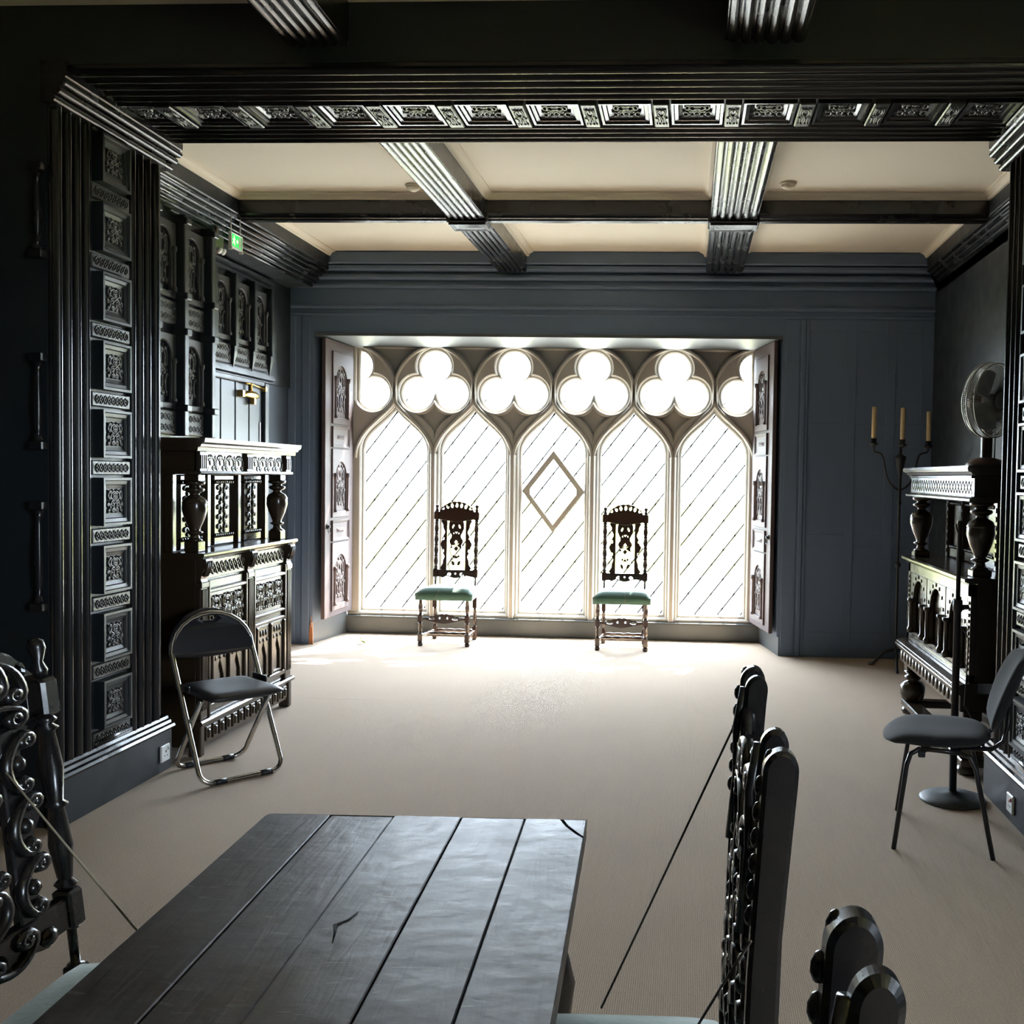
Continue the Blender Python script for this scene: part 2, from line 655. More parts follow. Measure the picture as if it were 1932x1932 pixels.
def cove_ring(x0, x1, y0, y1):
    p = 0.055
    for a, b, ax, at, sg in ((x0, x1, 'x', y0, 1), (x0, x1, 'x', y1, -1), (y0, y1, 'y', x0, 1), (y0, y1, 'y', x1, -1)):
        prof = [(at, CZ), (at, CZ - .045), (at + sg * .018, CZ - .045), (at + sg * .022, CZ - .028), (at + sg * .04, CZ - .012), (at + sg * p, CZ - .010), (at + sg * p, CZ)]
        MB().prism(prof, a, b, ax).build('cove', 'plaster', ceil)


for xs in ((-3.2, -1.70), (-1.44, 0.12), (0.44, 2.0)):
    for ys in ((5.15, 7.05), (7.22, 8.93)):
        cove_ring(xs[0], xs[1], ys[0], ys[1])

# sunlit ground outside
struct(MB().box(-60, 60, 9.9, 20.5, -0.6, -0.45).build('ground_terrace', 'terrace'), 'pale paved terrace outside the window', 'ground')
struct(MB().box(-60, 60, 20.5, 90, -0.62, -0.47).build('ground_lawn', 'lawn'), 'sunlit lawn beyond the terrace', 'ground')
struct(MB().box(3.7, 60, -50, 9.9, -0.62, -0.47).build('ground_side', 'lawn'), 'lawn outside the added fill window', 'ground')

# walls of the near part of the room (behind and beside the camera)
wnr = sroot('wall_near_right', 'dark oak wall at the near right', 'wall')
for b_ in ((-3.2, -1.9, 0, CZ), (-.2, 4.2, 0, CZ), (-1.9, -.2, 0, 1.1), (-1.9, -.2, 2.7, CZ)):
    MB().box(3.5, 3.7, b_[0], b_[1], b_[2], b_[3]).build('wall_face', 'black_oak', wnr)
w2 = sroot('fill_window', 'plain mullioned window added unseen in the near right wall for fill light', 'window')  # added out of view to let in sky light as fill for the near room
for y_ in (-1.9, -1.07, -.24):
    MB().box(3.56, 3.64, y_, y_ + .04, 1.1, 2.7, .004).build('window_bar', 'stone', w2)
for z_ in (1.1, 1.88, 2.66):
    MB().box(3.57, 3.63, -1.86, -.24, z_, z_ + .04, .004).build('window_bar', 'stone', w2)
MB().box(3.598, 3.602, -1.88, -.22, 1.12, 2.68).build('pane', 'glass', w2)
struct(MB().box(-5.2, -5.0, -3.2, 4.2, 0, CZ).build('wall_near_left', 'black_oak'), 'dark oak wall at the near left', 'wall')
struct(MB().box(-5.0, 3.5, -3.2, -3.0, 0, CZ).build('wall_near_back', 'black_oak'), 'dark oak wall behind the table', 'wall')

# walls of the window end
wl = sroot('wall_left', 'black panelled wall with carved arches and a door', 'wall')
MB().box(-3.78, -3.6, 5.13, 9.9, 0, CZ).build('wall_face', 'dark_slate', wl)
wr = sroot('wall_right', 'black oak wall behind the arcaded cupboard', 'wall')
MB().box(2.1, 2.28, 5.13, 9.9, 0, CZ).build('wall_face', 'black_oak', wr)
wb = sroot('wall_back', 'slate wall around the traceried window, blue window glare put into its colour', 'wall')
WY = 8.95
MB().box(-3.6, -3.39, WY, 9.9, 0, CZ).build('wall_face', 'slate_with_glare', wb)
MB().box(0.82, 2.1, WY, 9.9, 0, CZ).build('wall_face', 'slate_with_glare', wb)
MB().box(-3.39, 0.82, WY, 9.9, 2.79, CZ).build('wall_face', 'slate_with_glare', wb)
MB().prism([(WY + .002, 2.79), (WY - .02, 2.80), (WY - .02, 2.775), (WY + .05, 2.772), (9.72, 2.772), (9.72, 2.79)], -3.36, 0.80, 'x').build('soffit_board', 'grey_paint', wb)
# frieze mouldings above the window
for z, d, h in ((3.02, .022, .03), (2.96, .012, .02), (3.20, .03, .035), (3.27, .05, .05), (3.34, .075, .06)):
    MB().prism([(WY, z), (WY, z + h), (WY - d, z + h * .8), (WY - d, z + h * .35), (WY - d * .5, z)], -3.6, 2.1, 'x').build('moulding', 'slate_with_glare', wb)
MB().box(-3.6, 2.1, WY - .10, WY, 3.40, CZ, .01).build('cornice_board', 'slate_with_glare', wb)
# architrave and panel stiles right of the window
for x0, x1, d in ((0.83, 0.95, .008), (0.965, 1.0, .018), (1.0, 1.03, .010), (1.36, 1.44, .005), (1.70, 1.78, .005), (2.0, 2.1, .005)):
    MB().box(x0, x1, WY - d, WY, 0.0, 2.95, .004).build('panel_stile', 'slate_with_glare', wb)
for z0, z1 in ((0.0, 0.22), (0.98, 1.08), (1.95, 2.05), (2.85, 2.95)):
    MB().box(1.03, 2.1, WY - .004, WY, z0, z1, .002).build('panel_rail', 'slate_with_glare', wb)
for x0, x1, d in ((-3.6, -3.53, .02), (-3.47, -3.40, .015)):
    MB().box(x0, x1, WY - d, WY, 0.0, 2.95, .004).build('panel_stile', 'slate_with_glare', wb)
# plinth under the window
MB().box(-3.39, 0.82, 9.65, 9.9, 0, 0.155, .004).build('plinth', 'grey_paint', wb)
MB().box(-3.30, 0.70, 9.635, 9.72, 0.155, 0.172, .004).build('sill_board', 'grey_paint', wb)
MB().prism([(-3.39, 8.95), (-3.385, 8.95), (-3.29, 9.65), (-3.39, 9.65)], 0, 0.20, 'z').build('jamb_plinth', 'grey_paint', wb)
MB().prism([(0.82, 8.95), (0.815, 8.95), (0.69, 9.65), (0.82, 9.65)], 0, 0.17, 'z').build('jamb_plinth', 'grey_paint', wb)
MB().prism([(-3.39, 8.95), (-3.37, 8.95), (-3.29, 9.74), (-3.39, 9.74)], 0.20, 2.79, 'z').build('jamb', 'slate_with_glare', wb)
MB().prism([(0.82, 8.95), (0.80, 8.95), (0.66, 9.74), (0.82, 9.74)], 0.17, 2.79, 'z').build('jamb', 'slate_with_glare', wb)
# splintered corner of bare wood at the foot of the left jamb
mb = MB()
for k in range(5):
    x = -3.392 + .006 * k
    mb.prism([(x - .006, 0.0), (x + .006, 0.0), (x + .003, .15 + .05 * ((k * 7) % 3)), (x - .004, .12 + .04 * (k % 2))], 8.937 - .002 * (k % 2), 8.951, 'y')
mb.build('splintered_edge', 'raw_wood', wb, label='bare broken orange wood')

# ------------------------------------------------------------ window_1: stone tracery
win = sroot('window_1', 'five-light stone window with ogee arches, trefoils and leaded diamond panes', 'window')
GY = 9.78
CEN = [-1.305 + .771 * k for k in (-2, -1, 0, 1, 2)]
MUL = [-1.305 + .771 * (k - .5) for k in (-2, -1, 0, 1, 2, 3)]


def light_outline(cx, hw, zb, grow=0.0):
    r = bez((hw, 1.78), (hw, 1.95 + grow), (.1 + grow * .6, 2.03 + grow), (0, 2.17 + grow * 1.3), 12)
    o = [(-hw, zb), (hw, zb)] + r
    o += [(-x, z) for x, z in reversed(r[:-1])]
    return [(cx + x, z) for x, z in o]


def clip(poly, axis, lim, keep_less):
    out = []
    for i in range(len(poly)):
        a, b = poly[i], poly[(i + 1) % len(poly)]
        ia = (a[axis] <= lim) == keep_less
        ib = (b[axis] <= lim) == keep_less
        if ia:
            out.append(a)
        if ia != ib:
            t = (lim - a[axis]) / (b[axis] - a[axis])
            out.append((a[0] + (b[0] - a[0]) * t, a[1] + (b[1] - a[1]) * t))
    return out


def trefoil(cx, g=0.0, lo=-9, hi=9):
    cs = [(0, 2.592, .150 + g), (-.168, 2.335, .152 + g), (.168, 2.335, .152 + g)]
    o = []
    N = 90
    for i in range(N):
        a = 2 * PI * i / N + .01
        dx, dz = math.cos(a), math.sin(a)
        best = .08
        for x, z, r in cs:
            ox, oz = x, z - 2.42
            b = dx * ox + dz * oz
            c = ox * ox + oz * oz - r * r
            D = b * b - c
            if D > 0:
                best = max(best, b + math.sqrt(D))
        o.append((cx + best * dx, 2.42 + best * dz))
    if min(p[0] for p in o) < lo:
        o = clip(o, 0, lo, False)
    if max(p[0] for p in o) > hi:
        o = clip(o, 0, hi, True)
    return o


X0, X1 = -3.29, 0.66
LO, HI = -3.20, 0.585
holes = [light_outline(c, .304, .240) for c in CEN]
holes += [trefoil(c, 0.0, LO, HI) for c in MUL]
MB().plate([rect(X0, X1, .155, 2.79)] + holes, GY - .05, GY + .07, .012).build('tracery', 'stone', win)
holes = [light_outline(c, .328, .212, .022) for c in CEN]
holes += [trefoil(c, .026, LO - .03, HI + .03) for c in MUL]
tri = []
for c in CEN:      # sunk spandrels between the trefoils, under the head
    tri.append([(c - .20, 2.755), (c + .20, 2.755)] + bez((c + .20, 2.755), (c + .10, 2.70), (c + .03, 2.62), (c, 2.49), 6)[1:] + bez((c, 2.49), (c - .03, 2.62), (c - .10, 2.70), (c - .20, 2.755), 6)[1:-1])
for c in MUL[1:-1]:  # sunk spandrels above each mullion
    tri.append(bez((c, 1.93), (c + .02, 2.02), (c + .07, 2.07), (c + .15, 2.125), 6) + bez((c + .15, 2.125), (c + .07, 2.125), (c + .03, 2.16), (c, 2.215), 5)[1:]
               + bez((c, 2.215), (c - .03, 2.16), (c - .07, 2.125), (c - .15, 2.125), 5)[1:] + bez((c - .15, 2.125), (c - .07, 2.07), (c - .02, 2.02), (c, 1.93), 6)[1:-1])
MB().plate([rect(X0 - .015, X1 + .015, .165, 2.83)] + holes + tri, GY - .095, GY - .05, .014).build('tracery_face', 'stone', win)
# raised ribs sweeping over the arches and round the trefoils
for c in CEN:
    mb = MB()
    for s in (-1, 1):
        up = bez((c + s * .383, 1.70), (c + s * .383, 1.97), (c + s * .13, 2.07), (c + s * .012, 2.235), 14)
        up += bez((c + s * .012, 2.235), (c + s * .0, 2.32), (c + s * .0, 2.40), (c + s * .012, 2.47), 6)[1:]
        up += bez((c + s * .012, 2.47), (c + s * .06, 2.62), (c + s * .16, 2.72), (c + s * .30, 2.775), 8)[1:]
        up = [(min(max(x, X0 + .03), X1 - .03), z) for x, z in up]
        mb.tube([(x, GY - .098, z) for x, z in up], .020, 6, r2=.022, up=(0, 1, 0))
    mb.build('rib', 'stone', win)
for c in MUL[1:-1]:
    MB().prism([(c - .036, GY - .095), (c - .016, GY - .125), (c + .016, GY - .125), (c + .036, GY - .095)], .17, 1.75, 'z').build('mullion', 'stone', win)
MB().box(X0, X1, GY - .11, GY - .02, .172, .20, .004).build('stone_sill', 'stone', win)

# leaded diamond panes: half width .109, half height .142
DX, DZ = .109, .142


full = None
knots = []
for li, c in enumerate(CEN):
    lx0, lx1, lz0, lz1 = c - .335, c + .335, .215, 2.19
    lead = MB()
    knot = MB()
    for i in range(-4, 5):
        for j in range(-2, 18):
            if (i + j) % 2:
                continue
            px, pz = c + i * DX, .30 + j * DZ
            poly = [(px - DX, pz), (px, pz - DZ), (px + DX, pz), (px, pz + DZ)]
            q = poly
            for ax, lim, kl in ((0, lx0, False), (0, lx1, True), (1, lz0, False), (1, lz1, True)):
                if q:
                    q = clip(q, ax, lim, kl)
            # leave out panes wholly behind stone near the pointed head
            if len(q) < 3:
                continue
            mx = sum(p[0] for p in q) / len(q) - c
            mz = sum(p[1] for p in q) / len(q)
            if mz > 1.85 and abs(mx) > .33 * (2.32 - mz) / .45:
                continue
            if abs(mx) > .325 or mz < .22:
                continue
            area = abs(sum(q[k][0] * q[(k + 1) % len(q)][1] - q[(k + 1) % len(q)][0] * q[k][1] for k in range(len(q)))) / 2
            if area < .0008:
                continue
            if len(q) == 4 and abs(area - 2 * DX * DZ) < 1e-6:
                if full is None:
                    full = MB().prism([(x - px, z - pz) for x, z in q], -.0015, .0015, 'y').mesh('pane')
                    full.materials.append(MATS['glass'])
                put('pane', full, win, (px, GY, pz))
            else:
                MB().prism(q, GY - .0015, GY + .0015, 'y').build('pane', 'glass', win)
            # lead cames: lower right and lower left edges, inside the light
            for a, b, w in ((poly[1], poly[2], .0078), (poly[0], poly[1], .0018)):
                seg = []
                for t in (0, 1):
                    seg.append((a[0] + (b[0] - a[0]) * t, a[1] + (b[1] - a[1]) * t))
                if min(abs(seg[0][0] - c), abs(seg[1][0] - c)) < .335 and seg[0][1] > .1:
                    p, r_ = seg
                    if max(abs(p[0] - c), abs(r_[0] - c)) > .34:
                        o_, i_ = (p, r_) if abs(p[0] - c) > .34 else (r_, p)
                        t = (.335 - abs(i_[0] - c)) / (abs(o_[0] - c) - abs(i_[0] - c))
                        o_ = (i_[0] + (o_[0] - i_[0]) * t, i_[1] + (o_[1] - i_[1]) * t)
                        p, r_ = i_, o_
                    lead.tube([(p[0], GY - .004, p[1]), (r_[0], GY - .004, r_[1])], w, 5)
            kx, kz = poly[1]
            if abs(kx - c) < .34 and kz > .2:
                knot.blob((kx, GY - .006, kz), .011, .006, .020, 6, 4, M=Matrix.Translation((kx, 0, kz)) @ Matrix.Rotation(.6, 4, 'Y') @ Matrix.Translation((-kx, 0, -kz)))
                knot.blob((kx - .016, GY - .006, kz - .020), .007, .005, .009, 5, 4)
    lead.build('lead_came', 'lead', win)['kind'] = 'stuff'
    knot.build('lead_knot', 'lead', win)['kind'] = 'stuff'
for k, c in enumerate(MUL):
    a, b = max(c - .345, X0 + .02), min(c + .345, X1 - .02)
    MB().box(a, b, GY + .001, GY + .004, 2.19, 2.775).build('pane', 'glass', win)
# lozenge frame in the middle light
c = CEN[2]
lz = [(0, 1.80), (.305, 1.405), (0, 1.005), (-.305, 1.405)]
inn = [(0, 1.715), (.225, 1.425), (.225, 1.375), (0, 1.08), (-.225, 1.375), (-.225, 1.425)]
MB().plate([[(c + x, z) for x, z in lz], [(c + x, z) for x, z in inn]], GY - .030, GY - .006, .003).build('lozenge_frame', 'stone', win, label='brown diamond-shaped frame')

# ------------------------------------------------------------ beams
def beam_prof(x0, x1, zb, reeds, depth):
    """bottom of a beam with rounded reeds, going up to the ceiling"""
    pr = [(x0, CZ), (x0, zb + depth)]
    w = (x1 - x0) / reeds
    for i in range(reeds):
        for k in range(9):
            a = PI * k / 8
            pr.append((x0 + w * (i + .5) - w * .44 * math.cos(a), zb + depth * (1 - math.sin(a) * (1.0 if i not in (0, reeds - 1) else .7))))
    pr += [(x1, zb + depth), (x1, CZ)]
    return pr


n_trim = 0


def trim(o, label):
    global n_trim
    n_trim += 1
    o.name = 'trim_%d' % n_trim
    struct(o, label, 'beam')
    return o


for (x0, x1), side in (((-1.70, -1.44), 'left'), ((0.12, 0.44), 'right')):
    for y0, y1, nm in ((5.13, 7.05, 'between the carved opening and the cross beam'), (7.22, WY - .10, 'between the cross beam and the window wall'), (-2.99, 4.2, 'over the dining table')):
        trim(MB().prism(beam_prof(x0, x1, 3.325, 6, .018), y0, y1, 'y', smooth=False).build('beam', 'gloss_oak'), 'reeded black ceiling beam ' + nm + ', ' + side + ' of the pair')
cb = sroot('trim_cross', 'black moulded cross beam halfway to the window', 'beam')
n_trim += 1
cb.name = 'trim_%d' % n_trim
for x0, x1 in ((-3.2, -1.70), (-1.44, 0.12), (0.44, 2.0)):
    MB().prism([(7.05, CZ), (7.05, 3.375), (7.06, 3.365), (7.075, 3.365), (7.08, 3.35), (7.095, 3.345), (7.10, 3.335), (7.16, 3.335), (7.17, 3.345), (7.19, 3.35), (7.20, 3.365), (7.22, 3.375), (7.22, CZ)], x0, x1, 'x').build('beam_span', 'gloss_oak', cb)
for x0, x1 in ((-1.715, -1.425), (0.105, 0.455)):
    b = MB().box(x0, x1, 7.03, 7.24, 3.31, CZ, .008).build('crossing_block', 'gloss_oak', cb)
    mb2 = MB()
    frame(mb2, x1 - x0 - .03, .19, .035, -.016, -.006, Matrix.Translation(((x0 + x1) / 2, 7.135, 3.31)) @ Matrix.Rotation(PI / 2, 4, 'X'))
    mb2.build('carved_boss', 'gloss_oak', cb)

# cornices along the two side walls
def cornice(name, label, xw, sg, y0, y1, xin):
    r = sroot(name, label, 'cornice')
    MB().box(min(xw, xin), max(xw, xin), y0, y1, 3.37, CZ, .003).build('cornice_board', 'black_oak', r)
    n = 6
    for i in range(n):
        t = i / (n - 1)
        x = xin + sg * (.015 + .14 * t)
        z = 3.355 - .15 * t
        MB().tube([(x, y0, z), (x, y1, z)], .0155, 10).build('reed', 'gloss_oak', r)
    MB().prism([(xin, 3.37), (xw, 3.37), (xw, 3.18), (xin + sg * .17, 3.195), (xin + sg * .02, 3.35)], y0, y1, 'y').build('cornice_back', 'black_oak', r)
    return r


cornice('trim_left_cornice', 'reeded black cornice above the left sideboard', -3.6, -1, 5.13, 7.05, -3.2)
cornice('trim_left_cornice', 'reeded black cornice from the cross beam to the window', -3.6, -1, 7.06, WY - .10, -3.2)
cornice('trim_right_cornice', 'reeded black cornice above the arcaded cupboard', 2.1, 1, 5.13, WY - .10, 2.0)

# ------------------------------------------------------------ carved opening: piers and header
# shared carved pieces
mbp = MB()
frame(mbp, .235, .222, .052, -.052, -.030)
PANEL_FRAME = mbp.mesh('panel_frame'); PANEL_FRAME.materials.append(MATS['black_oak'])
mbp = MB()
foliage(mbp, .125, .115, -.030, .0055, .010)
PANEL_CARVE = mbp.mesh('carved_panel'); PANEL_CARVE.materials.append(MATS['black_oak_carved'])
mbp = MB()
mbp.box(-.155, .155, -.024, 0, -.033, .033, .004)
guilloche(mbp, -.135, .135, -.022, .022, -.024, 8, .004, .005)
RAIL_CARVE = mbp.mesh('carved_rail'); RAIL_CARVE.materials.append(MATS['black_oak_carved'])


def pier(name, label, x, rz, wallbox):
    r = sroot(name, label, 'pier', (x, 4.665, 0), rz)
    # core of the wall, in local coordinates (x along the depth of the opening, y into the wall)
    MB().box(-.465, .465, 0.0, wallbox, 0, CZ).build('wall_core', 'black_oak', r)
    sx = 1 if rz > 0 else -1
    for y in (4.235, 4.303, 4.371, 4.437, 4.815, 4.885, 4.955, 5.035):
        u = sx * (y - 4.665)
        pr = []
        for k in range(17):
            a = PI * k / 16
            pr.append((u - .021 * math.cos(a), -.004 - .040 * math.sin(a)))
        pr = [(u + .031, 0.0), (u - .031, 0.0), (u - .031, -.012), (u - .024, -.014)] + pr[0:] + [(u + .024, -.014), (u + .031, -.012)]
        MB().prism(pr, .275, 3.12, 'z').build('reed', 'polished_reed', r)
    uc = sx * (4.627 - 4.665)
    MB().box(uc - .165, uc + .165, -.012, 0, .275, 3.12, .003).build('panel_ground', 'black_oak', r)
    for k in range(9):
        z = 2.98 - .314 * k
        f = put('panel_frame', PANEL_FRAME, r, (uc, -.012, z))
        put('carved_panel', PANEL_CARVE, f, (0, 0, 0))
        put('carved_rail', RAIL_CARVE, r, (uc, -.010, z - .157))
    MB().tube([(uc - .15, -.030, 3.103), (uc + .15, -.030, 3.103)], .015, 10).build('cap_roll', 'gloss_oak', r)
    # skirting
    MB().box(-.49, .475, -.055, 0, 0, .212, .004).build('skirting_board', 'black_oak', r)
    MB().prism([(0, .212), (-.068, .212), (-.072, .222), (-.066, .234), (-.050, .238), (-.046, .252), (-.034, .258), (-.030, .272), (0, .278)], -.50, .48, 'x').build('skirting_moulding', 'gloss_oak', r)
    MB().tube([(uc - .15, -.030, .292), (uc + .15, -.030, .292)], .017, 10).build('base_roll', 'gloss_oak', r)
    # crown
    cw = [(0, 3.10), (-.035, 3.10)]
    for k_, (yy, zz) in enumerate(((-.046, 3.118), (-.070, 3.150), (-.094, 3.182))):
        cw += [(yy - .016 * math.sin(t_) + .010 * math.cos(t_) * 0, zz - .016 * math.cos(t_)) for t_ in [PI * j_ / 6 for j_ in range(7)]]
        cw += [(yy - .008, zz + .017)]
    cw += [(-.110, 3.205), (-.112, 3.228), (-.108, 3.268), (0, 3.268)]
    MB().prism(cw, -.50, .48, 'x').build('crown_moulding', 'gloss_oak', r)
    return r


pl = pier('wall_arch_left', 'carved black oak pier of the opening with nine framed panels, behind the folding chair', -2.74, ROT_L, 2.3)
pr_ = pier('wall_arch_right', 'carved black oak pier of the opening beside the black office chair', 1.565, ROT_R, 2.0)
# column details on the face of the left pier that looks into the near room
for z0, z1 in ((0.95, 1.42), (1.30 + .34, 2.05), (2.45, 2.85)):
    mb = MB()
    lo, hi = z0, z1
    mb.box(-.022, .022, -.03, .03, lo, lo + .035, .003)
    mb.box(-.022, .022, -.03, .03, hi - .035, hi, .003)
    mb.lathe([(.026, lo + .035), (.012, lo + .075), (.016, lo + .11), (.019, (lo + hi) / 2), (.014, hi - .10), (.012, hi - .07), (.026, hi - .035)], 10)
    mb.build('half_column', 'gloss_oak', pl).location = (-.49, .025, 0)

hd = sroot('wall_header', 'deep black oak header of the carved opening with coffered underside', 'header')
MB().box(-2.74, 1.565, 4.2, 5.13, 3.268, CZ).build('header_core', 'black_oak', hd)
for y in (4.235, 4.31, 4.385, 4.455, 4.525, 4.90, 4.965, 5.03, 5.095):
    pr2 = [(y - .03, 3.268), (y - .03, 3.25)] + [(y - .022 * math.cos(PI * k / 16), 3.262 - .036 * math.sin(PI * k / 16)) for k in range(17)] + [(y + .03, 3.25), (y + .03, 3.268)]
    MB().prism(pr2, -2.72, 1.55, 'x').build('reed', 'polished_reed', hd)
RX = Matrix.Rotation(PI / 2, 4, 'X')    # front face (-y) turned to look down
mbp = MB()
frame(mbp, .235, .27, .052, -.042, -.018)
CF = mbp.mesh('coffer_frame'); CF.materials.append(MATS['gloss_oak'])
mbp = MB()
foliage(mbp, .125, .16, -.018, .006, .010)
CC = mbp.mesh('carved_coffer'); CC.materials.append(MATS['black_oak_carved'])
mbp = MB()
mbp.box(-.036, .036, -.05, 0, -.145, .145, .005)
foliage(mbp, .05, .22, -.05, .004, .006)
CB = mbp.mesh('carved_block'); CB.materials.append(MATS['black_oak_carved'])
for k in range(-6, 8):
    xb = -.805 + .326 * k
    if -2.7 < xb < 1.53:
        put('carved_block', CB, hd, (xb, 4.715, 3.268), None, (PI / 2, 0, 0))
    xc = xb + .163
    if -2.66 < xc < 1.46:
        f = put('coffer_frame', CF, hd, (xc, 4.715, 3.268), None, (PI / 2, 0, 0))
        put('carved_coffer', CC, f)

# ------------------------------------------------------------ carved panelling on the left wall
mbp = MB()
mbp.plate([rect(-.155, .155, -.24, .24), arch_outline(.20, -.20, .08, .19)], -.03, 0, .006)
for s in (-1, 1):
    mbp.lathe([(.019, -.20), (.019, -.175), (.012, -.165), (.012, .05), (.019, .06), (.019, .085)], 8, Matrix.Translation((s * .118, -.035, 0)))
ARCH = mbp.mesh('arched_panel'); ARCH.materials.append(MATS['weathered_oak'])
mbp = MB()
foliage(mbp, .17, .34, -.004, .008, .010)
ARCHC = mbp.mesh('carved_fill'); ARCHC.materials.append(MATS['weathered_carved'])
mbp = MB()
mbp.box(-.155, .155, -.03, 0, -.075, .075, .005)
guilloche(mbp, -.14, .14, .012, .055, -.03, 6, .005, .007)
guilloche(mbp, -.14, .14, -.055, -.012, -.03, 6, .005, .007)
BAND = mbp.mesh('carved_band'); BAND.materials.append(MATS['weathered_carved'])

pa = sroot('wall_left_panelling', 'projecting carved oak panelling with two tiers of arches, above the left sideboard', 'panelling', (-3.34, 0, 0), ROT_L)
MB().box(5.13, 6.84, 0, .26, 0, 3.22, .003).build('panelling_core', 'black_oak', pa)
for yc in (5.50, 5.87, 6.24, 6.61):
    for zc in (2.90, 2.19):
        f = put('arched_panel', ARCH, pa, (yc, 0, zc)); put('carved_fill', ARCHC, f)
    for zc in (2.565, 1.865):
        put('carved_band', BAND, pa, (yc, 0, zc))
    MB().box(yc - .15, yc + .15, -.02, 0, .2, 1.75, .006).build('lower_panel', 'black_oak', pa)
for yc in (5.315, 5.685, 6.055, 6.425, 6.80):
    mb = MB()
    mb.box(yc - .028, yc + .028, -.085, 0, 1.78, 3.2, .006)
    for zc in (1.96, 2.45, 2.68, 3.16):
        mb.box(yc - .034, yc + .034, -.105, 0, zc - .022, zc + .022, .006)
    mb.build('pilaster', 'black_oak', pa)
pb = sroot('wall_left_overdoor', 'carved oak panels with pendants over the painted door', 'panelling', (-3.575, 0, 0), ROT_L)
MB().box(6.845, 8.93, 0, .02, 2.30, 3.19, .003).build('panelling_core', 'black_oak', pb)
for yc in (7.19, 7.53, 7.87, 8.21):
    f = put('arched_panel', ARCH, pb, (yc, 0, 2.80)); put('carved_fill', ARCHC, f)
    put('carved_band', BAND, pb, (yc, 0, 2.46))
for yc in (7.02, 7.36, 7.70, 8.04, 8.38):
    mb = MB()
    mb.box(yc - .026, yc + .026, -.075, 0, 2.52, 3.08, .006)
    mb.lathe([(.004, 2.36), (.024, 2.44), (.034, 2.48), (.034, 2.52)], 4, Matrix.Translation((yc, -.04, 0)) @ Matrix.Rotation(PI / 4, 4, 'Z'), smooth=False)
    mb.build('pendant', 'black_oak', pb)
for z, d in ((3.08, .03), (3.13, .05), (2.34, .03), (2.315, .045)):
    MB().prism([(0, z), (-d, z + .008), (-d, z + .03), (0, z + .04)], 6.85, 8.5, 'x').build('moulding', 'black_oak', pb)

dr = sroot('door_1', 'blue-black boarded door half hidden by the left sideboard', 'door', (-3.58, 0, 0), ROT_L)
for k in range(4):
    MB().box(7.30 + .25 * k, 7.535 + .25 * k, -.02, .015, .02, 2.26, .006).build('board', 'door_paint', dr)
MB().box(7.22, 7.30, -.05, .015, 0, 2.29, .006).build('door_frame', 'black_oak', dr)
MB().box(8.29, 8.37, -.05, .015, 0, 2.29, .006).build('door_frame', 'black_oak', dr)
MB().box(7.30, 8.29, -.045, .015, 2.26, 2.30, .006).build('door_frame', 'black_oak', dr)
MB().box(8.235, 8.25, -.028, -.02, 1.80, 1.96, .002).build('hinge', 'chrome', dr)

# =================================================================== SHUTTERS
def shutter(label, a, b, z0, z1, facing):
    """folded shutter standing between plan points a (room side) and b (window side)"""
    ax, ay = a
    bx, by = b
    L = math.hypot(bx - ax, by - ay)
    if facing > 0:     # left shutter, looks towards +x: local x runs from a to b
        ang = math.atan2(by - ay, bx - ax)
        org = (ax, ay)
    else:
        ang = math.atan2(ay - by, ax - bx)
        org = (bx, by)
    r = thing('window_shutter', label, 'shutter', (org[0], org[1], 0), ang)
    MB().box(0, L, 0, .035, z0, z1, .004).build('leaf', 'shutter_wood', r)
    u0, u1 = .16 * L / .75, L - .14 * L / .75
    if facing < 0:
        u0, u1 = L - u1, L - u0
    uc, w = (u0 + u1) / 2, (u1 - u0)
    H = z1 - z0
    for f0, f1 in ((.04, .30), (.39, .64), (.73, .98)):
        za, zb = z1 - H * f1, z1 - H * f0
        mb = MB()
        mb.plate([rect(u0, u1, za, zb), [(uc + x, z) for x, z in arch_outline(w * .62, za + .06, zb - .26, zb - .12)]], -.014, 0, .004)
        for s in (-1, 1):
            mb.lathe([(.022, za + .05), (.022, za + .07), (.014, za + .08), (.014, zb - .27), (.024, zb - .26), (.024, zb - .225)], 8, Matrix.Translation((uc + s * w * .37, -.014, 0)))
        p = mb.build('arched_panel', 'shutter_wood', r)
        mb = MB()
        foliage(mb, w * .52, (zb - za) * .62, -.002, .009, .008)
        M = Matrix.Translation((uc, 0, (za + zb) / 2 - .03))
        mb.v = [M @ q for q in mb.v]
        mb.build('carved_fill', 'shutter_carved', p)
    for f0, f1 in ((.31, .385), (.65, .725)):
        za, zb = z1 - H * f1, z1 - H * f0
        mb = MB()
        frame(mb, w, zb - za, .03, -.018, -.004, Matrix.Translation((uc, 0, (za + zb) / 2)))
        mb.add([(uc - .09, -.004, (za + zb) / 2 - .02), (uc + .09, -.004, (za + zb) / 2 - .02), (uc + .09, -.004, (za + zb) / 2 + .02), (uc - .09, -.004, (za + zb) / 2 + .02), (uc - .04, -.022, (za + zb) / 2), (uc + .04, -.022, (za + zb) / 2)],
               [(0, 1, 5, 4), (1, 2, 5), (2, 3, 4, 5), (3, 0, 4)])
        mb.build('square_panel', 'shutter_wood', r)
    hx = .05 if facing > 0 else L - .05
    mb = MB()
    mb.lathe([(.024, 0), (.024, .006), (.012, .012), (.016, .024), (.006, .03)], 10, Matrix.Translation((hx, -.0, z0 + H * .33)) @ Matrix.Rotation(PI / 2, 4, 'X'))
    mb.tube([(hx + .026 * math.sin(2 * PI * k / 14), -.022, z0 + H * .33 - .03 + .030 * math.cos(2 * PI * k / 14)) for k in range(14)], .0045, 6, closed=True)
    mb.build('ring_handle', 'iron', r)
    return r


